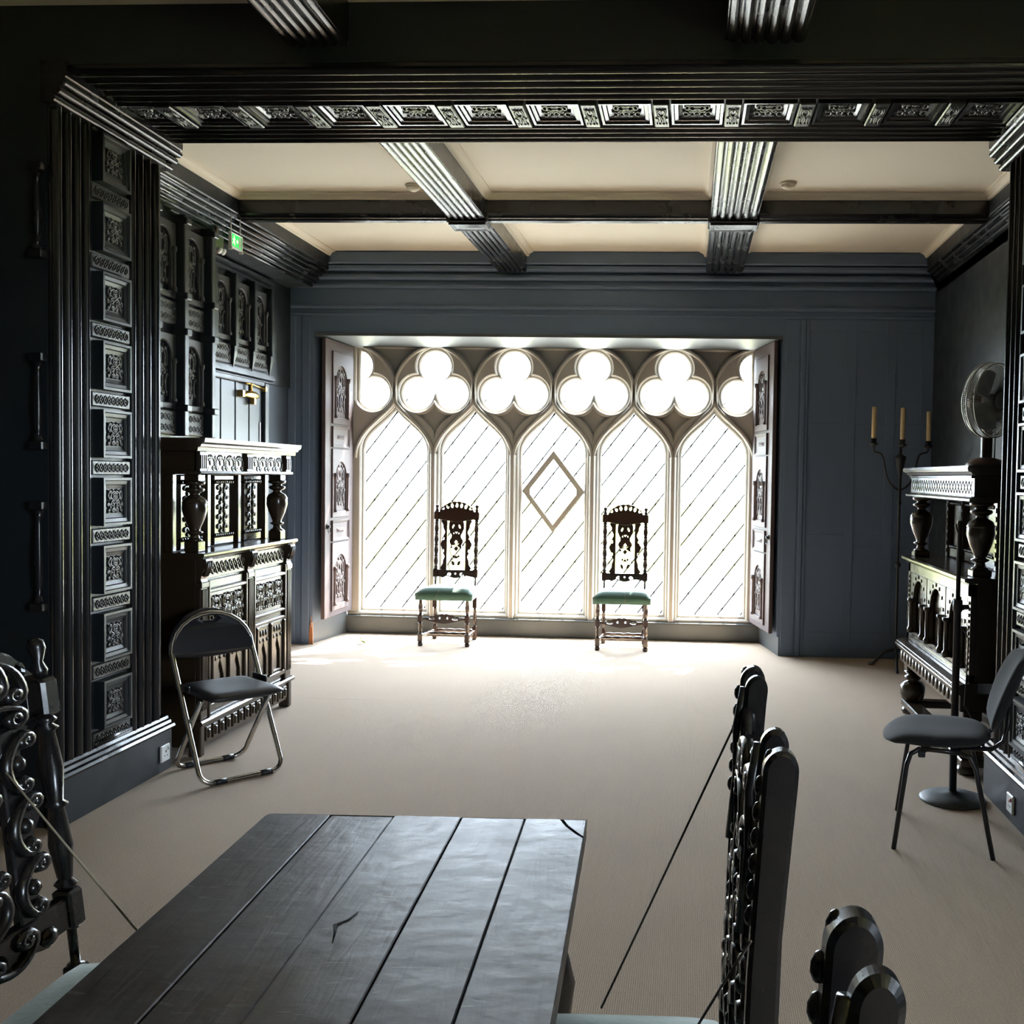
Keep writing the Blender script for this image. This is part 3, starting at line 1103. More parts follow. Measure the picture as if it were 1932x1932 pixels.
shutter('carved wooden window shutter folded back on the jamb nearest the left sideboard', (-3.262, 8.955), (-3.243, 9.66), .225, 2.765, 1)
shutter('carved wooden window shutter folded back on the jamb nearest the candelabrum', (0.728, 8.955), (0.600, 9.66), .195, 2.765, -1)


# =================================================================== LEFT SIDEBOARD
def bulb_column(mb, x, y, z0, z1, r, seg=16):
    """cup-and-cover baluster between two square blocks"""
    h = z1 - z0
    pr = [(r * .62, 0), (r * .62, .02), (r * .40, .04), (r * .34, .10), (r * .62, .13), (r * .66, .15), (r * .40, .17), (r * .48, .22), (r * .78, .36), (r, .52), (r * .98, .62), (r * .97, .63), (r * 1.02, .64), (r * 1.0, .65), (r * .82, .72), (r * .40, .77), (r * .36, .80), (r * .70, .83), (r * .80, .86), (r * .72, .89), (r * .45, .90), (r * .45, .93), (r * .80, .95), (r * .85, 1.0)]
    mb.lathe([(a, z0 + h * t) for a, t in pr], seg, Matrix.Translation((x, y, 0)))


sb = thing('sideboard', 'carved dark oak court cupboard with open upper stage, behind the folding chair', 'sideboard', (-2.63, 5.95, 0), ROT_L)
HW, DP = .625, .55
# canopy
MB().prism([(0.0, 1.665), (-.012, 1.665), (-.016, 1.685), (-.03, 1.69), (-.034, 1.702), (-.05, 1.712), (-.056, 1.735), (DP, 1.735), (DP, 1.665)], -HW - .045, HW + .055, 'x').build('cornice', 'cupboard_oak', sb)
fr = MB().box(-HW, HW, .015, DP, 1.555, 1.666, .003).build('frieze', 'cupboard_oak', sb)
for x0, x1 in ((-HW, -.545), (-.04, .04), (.545, HW)):
    mb = MB().box(x0, x1, -.004, .03, 1.555, 1.664, .004)
    for k in range(4):
        xx = x0 + (x1 - x0) * (k + .5) / 4
        mb.box(xx - .005, xx + .005, -.009, 0, 1.57, 1.645, .003)
    mb.build('frieze_block', 'cupboard_oak', fr)
for xc in (-.29, .29):
    mb = MB()
    for k in range(4):
        for s in (-1, 1):
            relief(mb, scroll((xc + (k - 1.5) * .12 - s * .05, 1.575), (xc + (k - 1.5) * .12 + s * .012, 1.645), s * .035, .014, .016), .014, .006, .004)
        mb.blob((xc + (k - 1.5) * .12, .014, 1.61), .014, .004, .024, 8, 5)
        mb.blob((xc + (k - 2) * .12, .014, 1.625), .012, .004, .022, 8, 5)
    mb.build('carved_frieze_panel', 'cupboard_carved', fr)
MB().prism([(DP, 1.556), (-.012, 1.556), (-.016, 1.545), (-.004, 1.538), (DP, 1.538)], -HW - .01, HW + .01, 'x').build('canopy_moulding', 'cupboard_oak', sb)
# upper stage
for x in (-.555, .555):
    mb = MB()
    mb.box(x - .042, x + .042, .02, .10, 1.115, 1.175, .005)
    bulb_column(mb, x, .06, 1.175, 1.50, .066)
    mb.box(x - .042, x + .042, .02, .10, 1.50, 1.54, .005)
    mb.build('bulbous_column', 'cupboard_oak', sb)
up = MB().box(-.60, .60, .19, .21, 1.115, 1.54).build('upper_back', 'cupboard_oak', sb)
for x in (-.60, -.20, .20, .60):
    MB().box(x - .022, x + .022, .15, .20, 1.115, 1.54, .005).build('upper_stile', 'cupboard_oak', up)
for k, xc in enumerate((-.40, 0, .40)):
    mb = MB()
    mb.box(xc - .10, xc + .10, .168, .195, 1.17, 1.49, .006)
    mb.box(xc - .13, xc + .13, .155, .195, 1.118, 1.17, .008)
    mb.box(xc - .13, xc + .13, .155, .195, 1.50, 1.535, .008)
    for i in range(9):
        mb.blob((xc - .11 + .0275 * i, .158, 1.492), .009, .012, .012, 6, 4)
        mb.blob((xc - .11 + .0275 * i, .158, 1.178), .009, .012, .010, 6, 4)
    p = mb.build('upper_panel', 'cupboard_oak', up)
    mb = MB()
    for i in range(5):
        z = 1.22 + .058 * i
        for s in (-1, 1):
            relief(mb, scroll((xc + s * .018, z - .02), (xc + s * .055, z + .018), s * .02, .008, .012), .166, .006, .008)
            mb.blob((xc + s * .03, .166, z + .02), .010, .008, .012, 6, 4)
    mb.build('carved_fill', 'cupboard_carved', p)
MB().box(-HW + .01, -HW + .03, .16, DP, 1.115, 1.54).build('rear_side', 'cupboard_oak', up)
# shelf
MB().prism([(DP, 1.115), (-.035, 1.115), (-.042, 1.108), (-.042, 1.098), (-.028, 1.090), (-.02, 1.080), (DP, 1.080)], -HW - .03, HW + .03, 'x').build('shelf', 'cupboard_oak', sb)
# lower case
bd = MB().box(-HW, HW, .02, DP, .05, 1.08, .003).build('case', 'cupboard_oak', sb)
for x in (-.585, 0, .585):
    mb = MB()
    pts = [(-.035, 1.08), (-.040, 1.06), (-.030, 1.035), (-.012, 1.00), (-.006, .97), (-.012, .955), (.02, .955), (.02, 1.08)]
    mb.prism(pts, x - .035, x + .035, 'x')
    for k in (-1, 0, 1):
        mb.tube([(x + k * .02, -.040, 1.07), (x + k * .02, -.034, 1.03), (x + k * .02, -.016, .985)], .007, 6)
    mb.build('corbel', 'cupboard_carved', bd)
    mb = MB()
    mb.box(x - .04, x + .04, -.008, .02, .20, .955, .005)
    for k in range(4):
        xx = x - .024 + .016 * k
        mb.box(xx - .0055, xx + .0055, -.016, 0, .25, .915, .004)
    mb.box(x - .045, x + .045, -.016, .02, .92, .955, .005)
    mb.build('fluted_pilaster', 'cupboard_oak', bd)
for xc in (-.2925, .2925):
    mb = MB().box(xc - .25, xc + .25, .006, .02, .965, 1.07, .003)
    guilloche(mb, xc - .24, xc + .24, .98, 1.055, .006, 9, .006, .007)
    mb.build('carved_band', 'cupboard_carved', bd)
    d = MB().box(xc - .25, xc + .25, .004, .02, .20, .955, .004).build('door', 'cupboard_oak', bd)
    mb = MB()
    mb.box(xc - .24, xc + .24, -.012, .004, .885, .91, .006)
    mb.box(xc - .24, xc + .24, -.012, .004, .655, .675, .006)
    mb.box(xc - .24, xc + .24, -.012, .004, .60, .625, .006)
    mb.box(xc - .24, xc + .24, -.012, .004, .235, .27, .006)
    for s in (-1, 1):
        mb.box(xc + s * .225, xc + s * .245, -.014, .004, .20, .955, .005)
    mb.build('door_moulding', 'cupboard_oak', d)
    mb = MB()
    for i in range(3):
        foliage_m = MB()
        foliage(foliage_m, .13, .17, 0.002, .0065, .009)
        M = Matrix.Translation((xc - .14 + .14 * i, 0, .78))
        mb.add([M @ q for q in foliage_m.v], foliage_m.f, True)
    mb.build('carved_panel', 'cupboard_carved', d)
    for s in (-1, 0, 1):
        MB().box(xc + s * .205 - .012, xc + s * .205 + .012, -.022, .004, .27, .60, .006).build('door_stile', 'cupboard_oak', d)
    for s in (-1, 1):
        xx = xc + s * .105
        mb = MB()
        mb.plate([rect(xx - .085, xx + .085, .275, .60), [(xx - .045, .29), (xx + .045, .29), (xx + .045, .40), (xx + .02, .46), (xx, .50), (xx - .02, .46), (xx - .045, .40)]], -.008, .004, .003)
        for i in range(3):
            mb.blob((xx - .04 + .04 * i, -.008, .555), .014, .008, .022, 6, 4)
            mb.blob((xx - .055 + .055 * i, -.008, .51), .010, .008, .014, 6, 4)
        mb.build('gothic_panel', 'cupboard_carved', d)
MB().prism([(.02, .20), (-.02, .20), (-.028, .19), (-.028, .178), (-.01, .165), (.02, .165)], -HW - .02, HW + .02, 'x').build('base_moulding', 'cupboard_oak', sb)
mb = MB().box(-HW + .05, HW - .05, .0, .03, .055, .165, .003)
for k in range(14):
    xx = -.53 + .0815 * k
    mb.box(xx - .028, xx + .028, -.010, 0, .07, .15, .006)
    mb.box(xx - .012, xx + .012, -.018, 0, .085, .135, .006)
mb.build('carved_plinth', 'cupboard_carved', sb)
for x in (-HW, HW):
    for y in (.0, DP - .07):
        mb = MB().box(x - .04 if x > 0 else x - .005, x + .005 if x > 0 else x + .04, y - .012, y + .06, 0, .178, .006)
        mb.build('foot', 'cupboard_oak', sb)

# =================================================================== RIGHT CUPBOARD
cp = thing('court_cupboard', 'tall arcaded oak cupboard on bulbous legs, standing behind the pole stand', 'cupboard', (1.50, 6.18, 0), ROT_R)
HW, DP = .76, .52
# local +x is the end nearest the camera
MB().prism([(0, 1.60), (-.022, 1.602), (-.03, 1.615), (-.045, 1.62), (-.05, 1.635), (-.045, 1.65), (DP, 1.65), (DP, 1.60)], -HW - .04, HW + .04, 'x').build('cornice', 'cupboard_oak', cp)
f = MB().box(-HW, HW, 0, DP, 1.485, 1.60, .003).build('frieze', 'cupboard_oak', cp)
for za in (1.583, 1.472):
    mb = MB().box(-HW + .01, HW - .01, -.006, 0, za, za + .016)
    for k in range(60):
        xx = -HW + .02 + (2 * HW - .04) * k / 59
        mb.box(xx - .007, xx + .007, -.014, 0, za, za + .016, .002)
    mb.build('dentil_band', 'cupboard_oak', f)['kind'] = 'stuff'
mb = MB()
for k in range(24):
    x = -HW + .05 + k * .0608
    for s in (-1, 1):
        mb.tube([(x - s * .03, -.001, 1.50), (x + s * .03, -.001, 1.57)], .0022, 5)
mb.build('lattice_relief', 'cupboard_oak', f)['kind'] = 'stuff'
MB().prism([(DP, 1.486), (-.012, 1.486), (-.03, 1.474), (-.03, 1.464), (-.01, 1.455), (DP, 1.455)], -HW - .02, HW + .02, 'x').build('canopy_moulding', 'cupboard_oak', cp)
for x in (-.69, .69):
    mb = MB()
    mb.box(x - .05, x + .05, .01, .11, 1.06, 1.10, .006)
    bulb_column(mb, x, .06, 1.10, 1.455, .075)
    mb.build('bulbous_column', 'cupboard_oak', cp)
up = MB().box(-.72, .72, .27, .29, 1.06, 1.455).build('upper_back', 'cupboard_oak', cp)
for x in (-.72, -.36, .0, .36, .72):
    mb = MB().box(x - .022, x + .022, .235, .28, 1.06, 1.455, .004)
    for k in range(7):
        mb.box(x - .012, x + .012, .230, .24, 1.09 + .05 * k, 1.12 + .05 * k, .003)
    mb.build('upper_stile', 'cupboard_oak', up)
for xc in (-.54, -.18, .18, .54):
    mb = MB()
    mb.box(xc - .13, xc + .13, .245, .28, 1.065, 1.13, .006)
    mb.build('upper_panel', 'cupboard_oak', up)
    for zb_ in (1.135, 1.42):
        mb = MB().box(xc - .12, xc + .12, .242, .27, zb_ - .006, zb_ + .006)
        for k in range(8):
            mb.blob((xc - .11 + .0315 * k, .245, zb_), .012, .012, .012, 6, 4)
        mb.build('bead_row', 'cupboard_oak', up)
MB().prism([(DP, 1.06), (-.03, 1.06), (-.045, 1.052), (-.045, 1.04), (-.02, 1.03), (DP, 1.03)], -HW - .03, HW + .03, 'x').build('shelf', 'cupboard_oak', cp)
mb = MB()
for k in range(66):
    xx = -HW + (2 * HW) * k / 65
    mb.box(xx - .006, xx + .006, -.018, 0, 1.018, 1.032, .002)
mb.build('shelf_dentils', 'cupboard_oak', cp)
cs = MB().box(-HW, HW, .03, DP, .50, 1.03, .003).build('case', 'cupboard_oak', cp)
MB().box(-HW, HW, -.002, .03, .955, 1.018, .003).build('top_rail', 'cupboard_oak', cs)
MB().box(-HW, HW, -.002, .03, .50, .545, .003).build('bottom_rail', 'cupboard_oak', cs)
for x in (-HW + .03, HW - .03):
    mb = MB().box(x - .03, x + .03, -.002, .03, .50, 1.018, .003)
    for k in range(12):
        mb.box(x - .012, x + .012, -.008, 0, .56 + .032 * k, .58 + .032 * k, .003)
    mb.build('corner_stile', 'cupboard_oak', cs)
for xc in (-.465, 0, .465):
    mb = MB()
    mb.plate([rect(xc - .225, xc + .225, .545, .955), [(xc + x, z) for x, z in arch_outline(.30, .57, .78, .915)]], .0, .028, .004)
    for k in range(7):
        a = PI * (k + .5) / 7
        mb.box(xc + .185 * math.cos(a) - .012, xc + .185 * math.cos(a) + .012, -.006, .01, .78 + .16 * math.sin(a) - .012, .78 + .16 * math.sin(a) + .012, .004)
    p = mb.build('arched_panel', 'cupboard_oak', cs)
    for s in (-1, 1):
        MB().lathe([(.024, .56), (.024, .585), (.014, .60), (.016, .68), (.014, .755), (.026, .765), (.026, .785)], 10, Matrix.Translation((xc + s * .165, -.008, 0))).build('arch_column', 'cupboard_carved', p)
# drawer rail
MB().prism([(.04, .50), (-.03, .50), (-.065, .485), (-.075, .465), (-.07, .445), (.04, .40)], -HW - .02, HW + .02, 'x').build('drawer_moulding', 'cupboard_oak', cp)
mb = MB()
for k in range(50):
    xx = -HW + (2 * HW) * k / 49
    mb.box(xx - .008, xx + .008, -.075, -.05, .465, .482, .003)
mb.build('drawer_dentils', 'cupboard_oak', cp)
mb = MB().box(-HW, HW, -.045, DP, .345, .445, .005)
for k in range(17):
    xx = -.69 + .086 * k
    mb.blob((xx, -.045, .395), .030, .010, .035, 8, 5)
mb.build('drawer', 'cupboard_carved', cp)
for x in (-.69, .69):
    for y in (.03, DP - .08):
        mb = MB()
        mb.box(x - .05, x + .05, y - .05, y + .05, .29, .345, .006)
        mb.lathe([(.055, .09), (.07, .10), (.082, .14), (.082, .19), (.065, .215), (.035, .225), (.055, .24), (.055, .255), (.035, .265), (.06, .29)], 16, Matrix.Translation((x, y, 0)))
        mb.build('bulbous_leg', 'cupboard_oak', cp)
MB().box(-HW, HW, -.03, .07, .045, .09, .006).build('base_rail', 'cupboard_oak', cp)
MB().box(-HW, HW, DP - .12, DP - .02, .045, .09, .006).build('base_rail', 'cupboard_oak', cp)
for x in (-.70, .70):
    MB().box(x - .05, x + .05, .07, DP - .12, .045, .09, .006).build('base_rail', 'cupboard_oak', cp)
    for y in (.02, DP - .07):
        MB().lathe([(.05, 0), (.06, .02), (.05, .045)], 12, Matrix.Translation((x, y, 0))).build('foot', 'cupboard_oak', cp)


# =================================================================== CARVED CHAIRS
def turned(mb, x, y, z0, z1, r, n=3, seg=10):
    """slim turned shaft with rings"""
    h = z1 - z0
    pr = [(r * .55, 0), (r * .9, .03), (r * .5, .06)]
    for i in range(n):
        a = .06 + .88 * i / n
        b = .06 + .88 * (i + 1) / n
        pr += [(r * .6, a + .01), (r * .95, (a + b) / 2 - .02), (r * .62, b - .03), (r * .95, b - .012)]
    pr += [(r * .5, .95), (r * .9, .975), (r * .55, 1.0)]
    mb.lathe([(a, z0 + h * t) for a, t in pr], seg, Matrix.Translation((x, y, 0)))


def ell(cx, cz, rx, rz, rot=0.0, n=10):
    return [(cx + rx * math.cos(2 * PI * i / n) * math.cos(rot) - rz * math.sin(2 * PI * i / n) * math.sin(rot),
             cz + rx * math.cos(2 * PI * i / n) * math.sin(rot) + rz * math.sin(2 * PI * i / n) * math.cos(rot)) for i in range(n)]


def carved_chair(name, label, cat, loc, rz, group, seat_mat, wood, top_block=1.185, finial=1.27, crest=1.30, bw=.19, fw=.215, depth=.41, rake=.05, rich=False, seat_w=.262, plain=False):
    r = thing(name, label, cat, loc, rz, group)
    yf, yb = -depth / 2, depth / 2
    sh = .43                       # underside of the cushion
    # front legs
    for s in (-1, 1):
        mb = MB()
        x = s * fw
        mb.lathe([(.018, 0), (.024, .012), (.022, .03), (.014, .038)], 10, Matrix.Translation((x, yf, 0)))
        mb.box(x - .022, x + .022, yf - .022, yf + .022, .036, .115, .005)
        turned(mb, x, yf, .115, .215, .022, 1)
        mb.box(x - .021, x + .021, yf - .021, yf + .021, .215, .285, .005)
        turned(mb, x, yf, .285, sh, .023, 1)
        mb.build('front_leg', wood, r)
        # rear leg and back post in one raking piece
        mb = MB()
        x = s * bw
        if plain:      # flat board post with a rounded, carved head
            pf = [(yb - .024, .0), (yb + .020, .0), (yb + .022, .55), (yb + .018, .68), (yb + .024, .80), (yb + .019, .95), (yb + .022, 1.08), (yb + .024, finial - .05)]
            pf += [(yb + .024 * math.cos(PI * k / 28), finial - .03 + .03 * math.sin(PI * k / 28)) for k in range(29)]
            pf += [(yb - .024, .9)]
            pm = MB().plate([pf], -.017, .017, .006)
            mb.add([(x + q.y, q.x, q.z) for q in pm.v], pm.f)
            for k in range(7):       # carved beading down the front edge of the head
                mb.blob((x - .010, yb - .024 + .010 * (k == 0), finial - .018 - .036 * k), .010, .009, .015, 8, 5)
            for q in mb.v:
                if q.z > .45:
                    q.y += rake * (q.z - .45) / .8
            mb.build('back_post', wood, r)
            # scrolled ear rising beside the post
            mb = MB()
            xe = x - s * .105
            pe = [(yb - .020, .80), (yb + .016, .80), (yb + .020, finial - .05)]
            pe += [(yb + .021 * math.cos(PI * k / 16), finial - .026 + .028 * math.sin(PI * k / 16)) for k in range(17)] + [(yb - .021, .95)]
            pm = MB().plate([pe], -.014, .014, .007)
            mb.add([(xe + q.y, q.x, q.z) for q in pm.v], pm.f)
            mb.tube([(xe - s * .012 * k, yb - .012, finial - .06 - .02 * k) for k in range(5)], .014, 10)
            mb.tube([(xe, yb - .022, finial - .02), (xe, yb - .030, finial - .09), (xe, yb - .024, finial - .18), (xe, yb - .028, finial - .30)], .008, 8)
            for q in mb.v:
                q.y += rake * (q.z - .45) / .8
            mb.build('crest_ear', wood, r)
            continue
        mb.box(x - .020, x + .020, yb - .020, yb + .020, 0, .13, .004)
        turned(mb, x, yb, .13, .30, .020, 1)
        mb.box(x - .020, x + .020, yb - .020, yb + .020, .30, .50, .004)
        turned(mb, x, yb, .50, .585, .020, 0)
        mb.box(x - .024, x + .024, yb - .022, yb + .022, .585, .665, .006)
        turned(mb, x, yb, .665, top_block - .06, .025 if not rich else .026, 4 if not rich else 2, 10 if not rich else 16)
        mb.box(x - .026, x + .026, yb - .024, yb + .024, top_block - .06, top_block + .02, .007)
        fz = finial - top_block - .02
        mb.lathe([(.014, top_block + .02), (.018, top_block + .02 + fz * .2), (.010, top_block + .02 + fz * .4), (.019, top_block + .02 + fz * .75), (.016, top_block + .02 + fz * .92), (.004, finial)], 10, Matrix.Translation((x, yb, 0)))
        for q in mb.v:
            if q.z > .45:
                q.y += rake * (q.z - .45) / .8
        mb.build('back_post', wood, r)

    def lean(mb, xs=1.0):
        for q in mb.v:
            q.x *= xs
            q.y += yb + rake * (q.z - .45) / .8
        return mb
    # crest: rail below, pierced arch above
    zt = top_block - .055
    arch = []
    N = 28
    iw = bw - .022
    for i in range(N + 1):
        t = i / N * 2 - 1
        base = top_block + .005 + (crest - top_block - .01) * max(0, 1 - abs(t) ** 2.2) ** .75
        arch.append((iw * t, base + .007 * abs(math.sin(t * PI * 3.5))))
    out = [(-iw, zt), (-.10, zt - .012), (0, zt - .03), (.10, zt - .012), (iw, zt)] + list(reversed(arch))
    hs = []
    for t in (-.78, -.52, -.27, 0, .27, .52, .78):
        zc = top_block + .012 + (crest - top_block - .01) * max(0, 1 - abs(t) ** 2.2) ** .75 * .62
        hs.append(ell(iw * t, zc, .013, .021 if abs(t) < .7 else .012, -.5 * t))
    mb = lean(MB().plate([out] + hs, -.016, .016, .005))
    cr = mb.build('crest_rail', wood, r)
    # lower back rail, scalloped below
    low = [(-iw, .655), (iw, .655)]
    for i in range(25):
        t = 1 - 2 * i / 24
        low.append((iw * t, .605 - .028 * abs(math.cos(t * PI * 1.1)) ** .7 + .012 * (abs(t) > .8)))
    mb = lean(MB().plate([low, ell(-.06, .612, .020, .016, .5), ell(.06, .612, .020, .016, -.5), ell(0, .620, .008, .008)], -.014, .014, .004))
    mb.build('lower_rail', wood, r)
    # centre splat
    z0, z1 = .65, zt
    hwk = 1.12
    hw_pts = [(0, .052), (.05, .060), (.13, .068), (.2, .050), (.25, .040), (.30, .042), (.34, .052), (.38, .058), (.43, .050), (.49, .044), (.55, .058), (.60, .056), (.64, .042), (.69, .040), (.74, .052), (.82, .066), (.92, .064), (1, .056)]
    S = lambda t: z0 + (z1 - z0) * t
    spl = [(w * hwk, S(t)) for t, w in hw_pts] + [(-w * hwk, S(t)) for t, w in reversed(hw_pts)]
    hs = []
    for s in (-1, 1):
        hs += [ell(s * .030, S(.86), .008, .019, s * .35), ell(s * .028, S(.14), .008, .019, -s * .35), ell(s * .024, S(.275), .005, .007), ell(s * .024, S(.725), .005, .007),
               [(s * .012, S(.49)), (s * .032, S(.49) + .016), (s * .044, S(.49)), (s * .032, S(.49) - .016)]]
        hs.append([(0, S(.49) + s * .012), (.016, S(.49) + s * .03), (0, S(.49) + s * .05), (-.016, S(.49) + s * .03)])
    hs += [[(-.013, S(.755)), (0, S(.72)), (.013, S(.755))], [(-.013, S(.245)), (0, S(.28)), (.013, S(.245))]]
    XS = bw / .19
    mb = lean(MB().plate([spl] + hs, -.012, .012, .004), XS)
    sp = mb.build('splat', wood, r)
    # side strips with scalloped outer edge
    for s in (-1, 1):
        xi, xo = .088, .130
        o = [(s * xi, S(0))]
        M_ = 30
        for i in range(M_ + 1):
            t = i / M_
            o.append((s * (xo + .016 * math.cos(2 * PI * (t - .5) * 2.0) * (0 < t < 1) + .005 * math.sin(t * 40)), S(t)))
        o.append((s * xi, S(1)))
        hs = [ell(s * .122, S(.62), .008, .015), ell(s * .122, S(.38), .008, .015)]
        lean(MB().plate([o] + hs, -.010, .010, .003), XS).build('side_strip', wood, r)
    if rich:
        # deeply carved scrollwork laid over crest, splat and strips
        mb = MB()
        for s in (-1, 1):
            for p, q, b, ra, rb in (((.02, crest - .015), (.10, top_block + .03), .03, .016, .020), ((.06, crest - .045), (.135, top_block + .01), .028, .014, .018), ((.01, top_block - .05), (.12, top_block - .02), .03, .016, .02)):
                relief(mb, [(s * x, z) for x, z in scroll(p, q, b, ra, rb)], -.018, .008, .012)
        lean(mb, XS).build('crest_carving', wood, cr)
        mb = MB()
        for s in (-1, 1):
            for t0, t1, x0, x1, b in ((.04, .24, .025, .05, -.03), (.27, .46, .045, .02, .03), (.53, .72, .02, .045, .03), (.76, .96, .05, .025, -.03)):
                relief(mb, [(s * x, z) for x, z in scroll((x0, S(t0)), (x1, S(t1)), b, .014, .016)], -.015, .008, .014)
            for t0, t1 in ((.05, .30), (.36, .62), (.68, .94)):
                relief(mb, [(s * x, z) for x, z in scroll((.105, S(t0)), (.118, S(t1)), .028, .014, .016)], -.013, .008, .014)
                mb.blob((s * .112, -.016, S((t0 + t1) / 2)), .012, .014, .016, 8, 5)
            for t in (.1, .3, .49, .7, .9):
                mb.blob((s * .018, -.016, S(t)), .011, .014, .014, 8, 5)
        lean(mb, XS).build('splat_carving', wood, sp)
        mb = MB()
        for s in (-1, 1):
            relief(mb, [(s * x, z) for x, z in scroll((.02, .60), (.10, .62), -.03, .014, .018)], -.016, .009, .012)
            mb.blob((s * .13, -.014, .605), .018, .014, .018, 8, 5)
        lean(mb, XS).build('rail_carving', wood, r)
    # cushion
    v, f_ = [], []
    NX, NY = 12, 10
    for j in range(NY + 1):
        for i in range(NX + 1):
            u, w = i / NX * 2 - 1, j / NY * 2 - 1
            hwid = seat_w - (w + 1) / 2 * (seat_w - bw - .035)
            e = (1 - u ** 6) * (1 - w ** 6)
            v.append((u * hwid, w * (depth / 2 + .028), .475 + .055 * max(0, e) ** .5))
    for j in range(NY):
        for i in range(NX):
            a = j * (NX + 1) + i
            f_.append((a, a + 1, a + NX + 2, a + NX + 1))
    ring = [i for i in range(NX + 1)] + [(j + 1) * (NX + 1) - 1 for j in range(1, NY + 1)] + [NY * (NX + 1) + i for i in range(NX - 1, -1, -1)] + [j * (NX + 1) for j in range(NY - 1, 0, -1)]
    o = len(v)
    for i in ring:
        v.append((v[i][0] * .985, v[i][1] * .985, .418))
    for k in range(len(ring)):
        k2 = (k + 1) % len(ring)
        f_.append((ring[k], ring[k2], o + k2, o + k))
    f_.append(tuple(range(o, o + len(ring))))
    MB().add(v, f_, True).build('seat_cushion', seat_mat, r)
    # carved front stretcher and turned low stretchers
    iw2 = fw - .018
    top = []
    for i in range(25):
        t = i / 24 * 2 - 1
        top.append((iw2 * t, .262 + .020 * math.cos(t * PI) + .008 * abs(math.sin(t * PI * 4))))
    bot = [(iw2 * (1 - 2 * i / 16), .222 - .012 * math.cos((1 - 2 * i / 16) * PI) + .012 * abs(1 - 2 * i / 16)) for i in range(17)]
    MB().plate([top + bot, ell(-.105, .250, .028, .011), ell(.105, .250, .028, .011), ell(-.035, .258, .010, .010, .5), ell(.035, .258, .010, .010, .5)], yf - .012, yf + .012, .004).build('front_stretcher', wood, r)
    for (xa, ya), (xb, yb2) in (((-fw, yf), (-bw, yb)), ((fw, yf), (bw, yb)), ((-(fw + bw) / 2, 0), ((fw + bw) / 2, 0)), ((-bw, yb), (bw, yb))):
        a, b = Vector((xa, ya, .085)), Vector((xb, yb2, .085))
        pts, rr = [], []
        for i in range(17):
            t = i / 16
            pts.append(a.lerp(b, .03 + .94 * t))
            rr.append(.010 + .006 * abs(math.sin(t * PI * 4)) * (0 < t < 1))
        MB().tube(pts, rr, 8).build('stretcher', wood, r)
    return r


def local_pts(r, pts):
    M = (Matrix.Translation(r.location) @ Matrix.Rotation(r.rotation_euler[2], 4, 'Z')).inverted()
    return [M @ Vector(p) for p in pts]


wch = []
for label, x, y, rz in (('carved high-backed chair with green seat before the second window light', -2.18, 9.215, -.015),
                        ('carved high-backed chair with green seat before the fourth window light', -.577, 9.215, .012)):
    c = carved_chair('carved_chair', label, 'chair', (x, y, 0), rz, 'carved chairs under the window', 'velvet', 'chair_wood_brown')
    wch.append(c)
MB().tube([(-.01, .25, .80), (0, .245, .70), (-.012, .22, .60), (-.01, .16, .534), (-.03, -.08, .536), (-.045, -.225, .50), (-.075, -.238, .43)], .0022, 5).build('cord', 'cord_pale', wch[0])
MB().tube([(.02, .25, .90), (.035, .245, .72), (.05, .22, .60), (.05, .16, .534), (.03, -.10, .536), (.03, -.225, .50), (.03, -.238, .43)], .0022, 5).build('cord', 'cord_pale', wch[1])

# wide chairs drawn up to the dining table
tch = []
for label, yc in (('richly carved black chair beside the table with a dark cord stretched to its seat', 1.665),
                  ('richly carved black chair beside the table, only its rounded post tops showing', .555)):
    if not tch:
        c = carved_chair('carved_chair', label, 'chair', (-.115, yc, 0), ROT_R, 'black carved chairs at the table', 'pale_velvet', 'chair_wood', top_block=1.05, finial=1.205, crest=1.115, bw=.30, rake=.045, rich=True, seat_w=.315, fw=.285, plain=True)
    else:
        c = copy_tree(tch[0])
        c.location = (-.100, yc, 0)
        c['label'] = label
    tch.append(c)
lc = carved_chair('carved_chair', 'richly carved black chair with pale green seat on the sideboard side of the table', 'chair', (-1.085, 1.775, 0), ROT_L, 'black carved chairs at the table', 'pale_velvet', 'chair_wood', top_block=1.10, finial=1.205, crest=1.23, bw=.30, rake=.10, rich=True, seat_w=.315, fw=.285)
MB().tube(local_pts(tch[0], [(.092, 1.895, 1.10), (.03, 1.905, .955), (-.06, 1.915, .745), (-.15, 1.92, .54)]), .0022, 5).build('cord', 'cord_dark', tch[0])
MB().tube(local_pts(tch[0], [(.092, 1.31, .965), (.060, 1.45, .83), (.030, 1.59, .695), (.0, 1.72, .545)]), .0022, 5).build('cord', 'cord_dark', tch[0])
MB().tube(local_pts(lc, [(-1.335, 1.91, .965), (-1.22, 1.93, .81), (-1.10, 1.95, .65), (-1.0, 1.965, .53)]), .0024, 5).build('cord', 'cord_pale', lc)

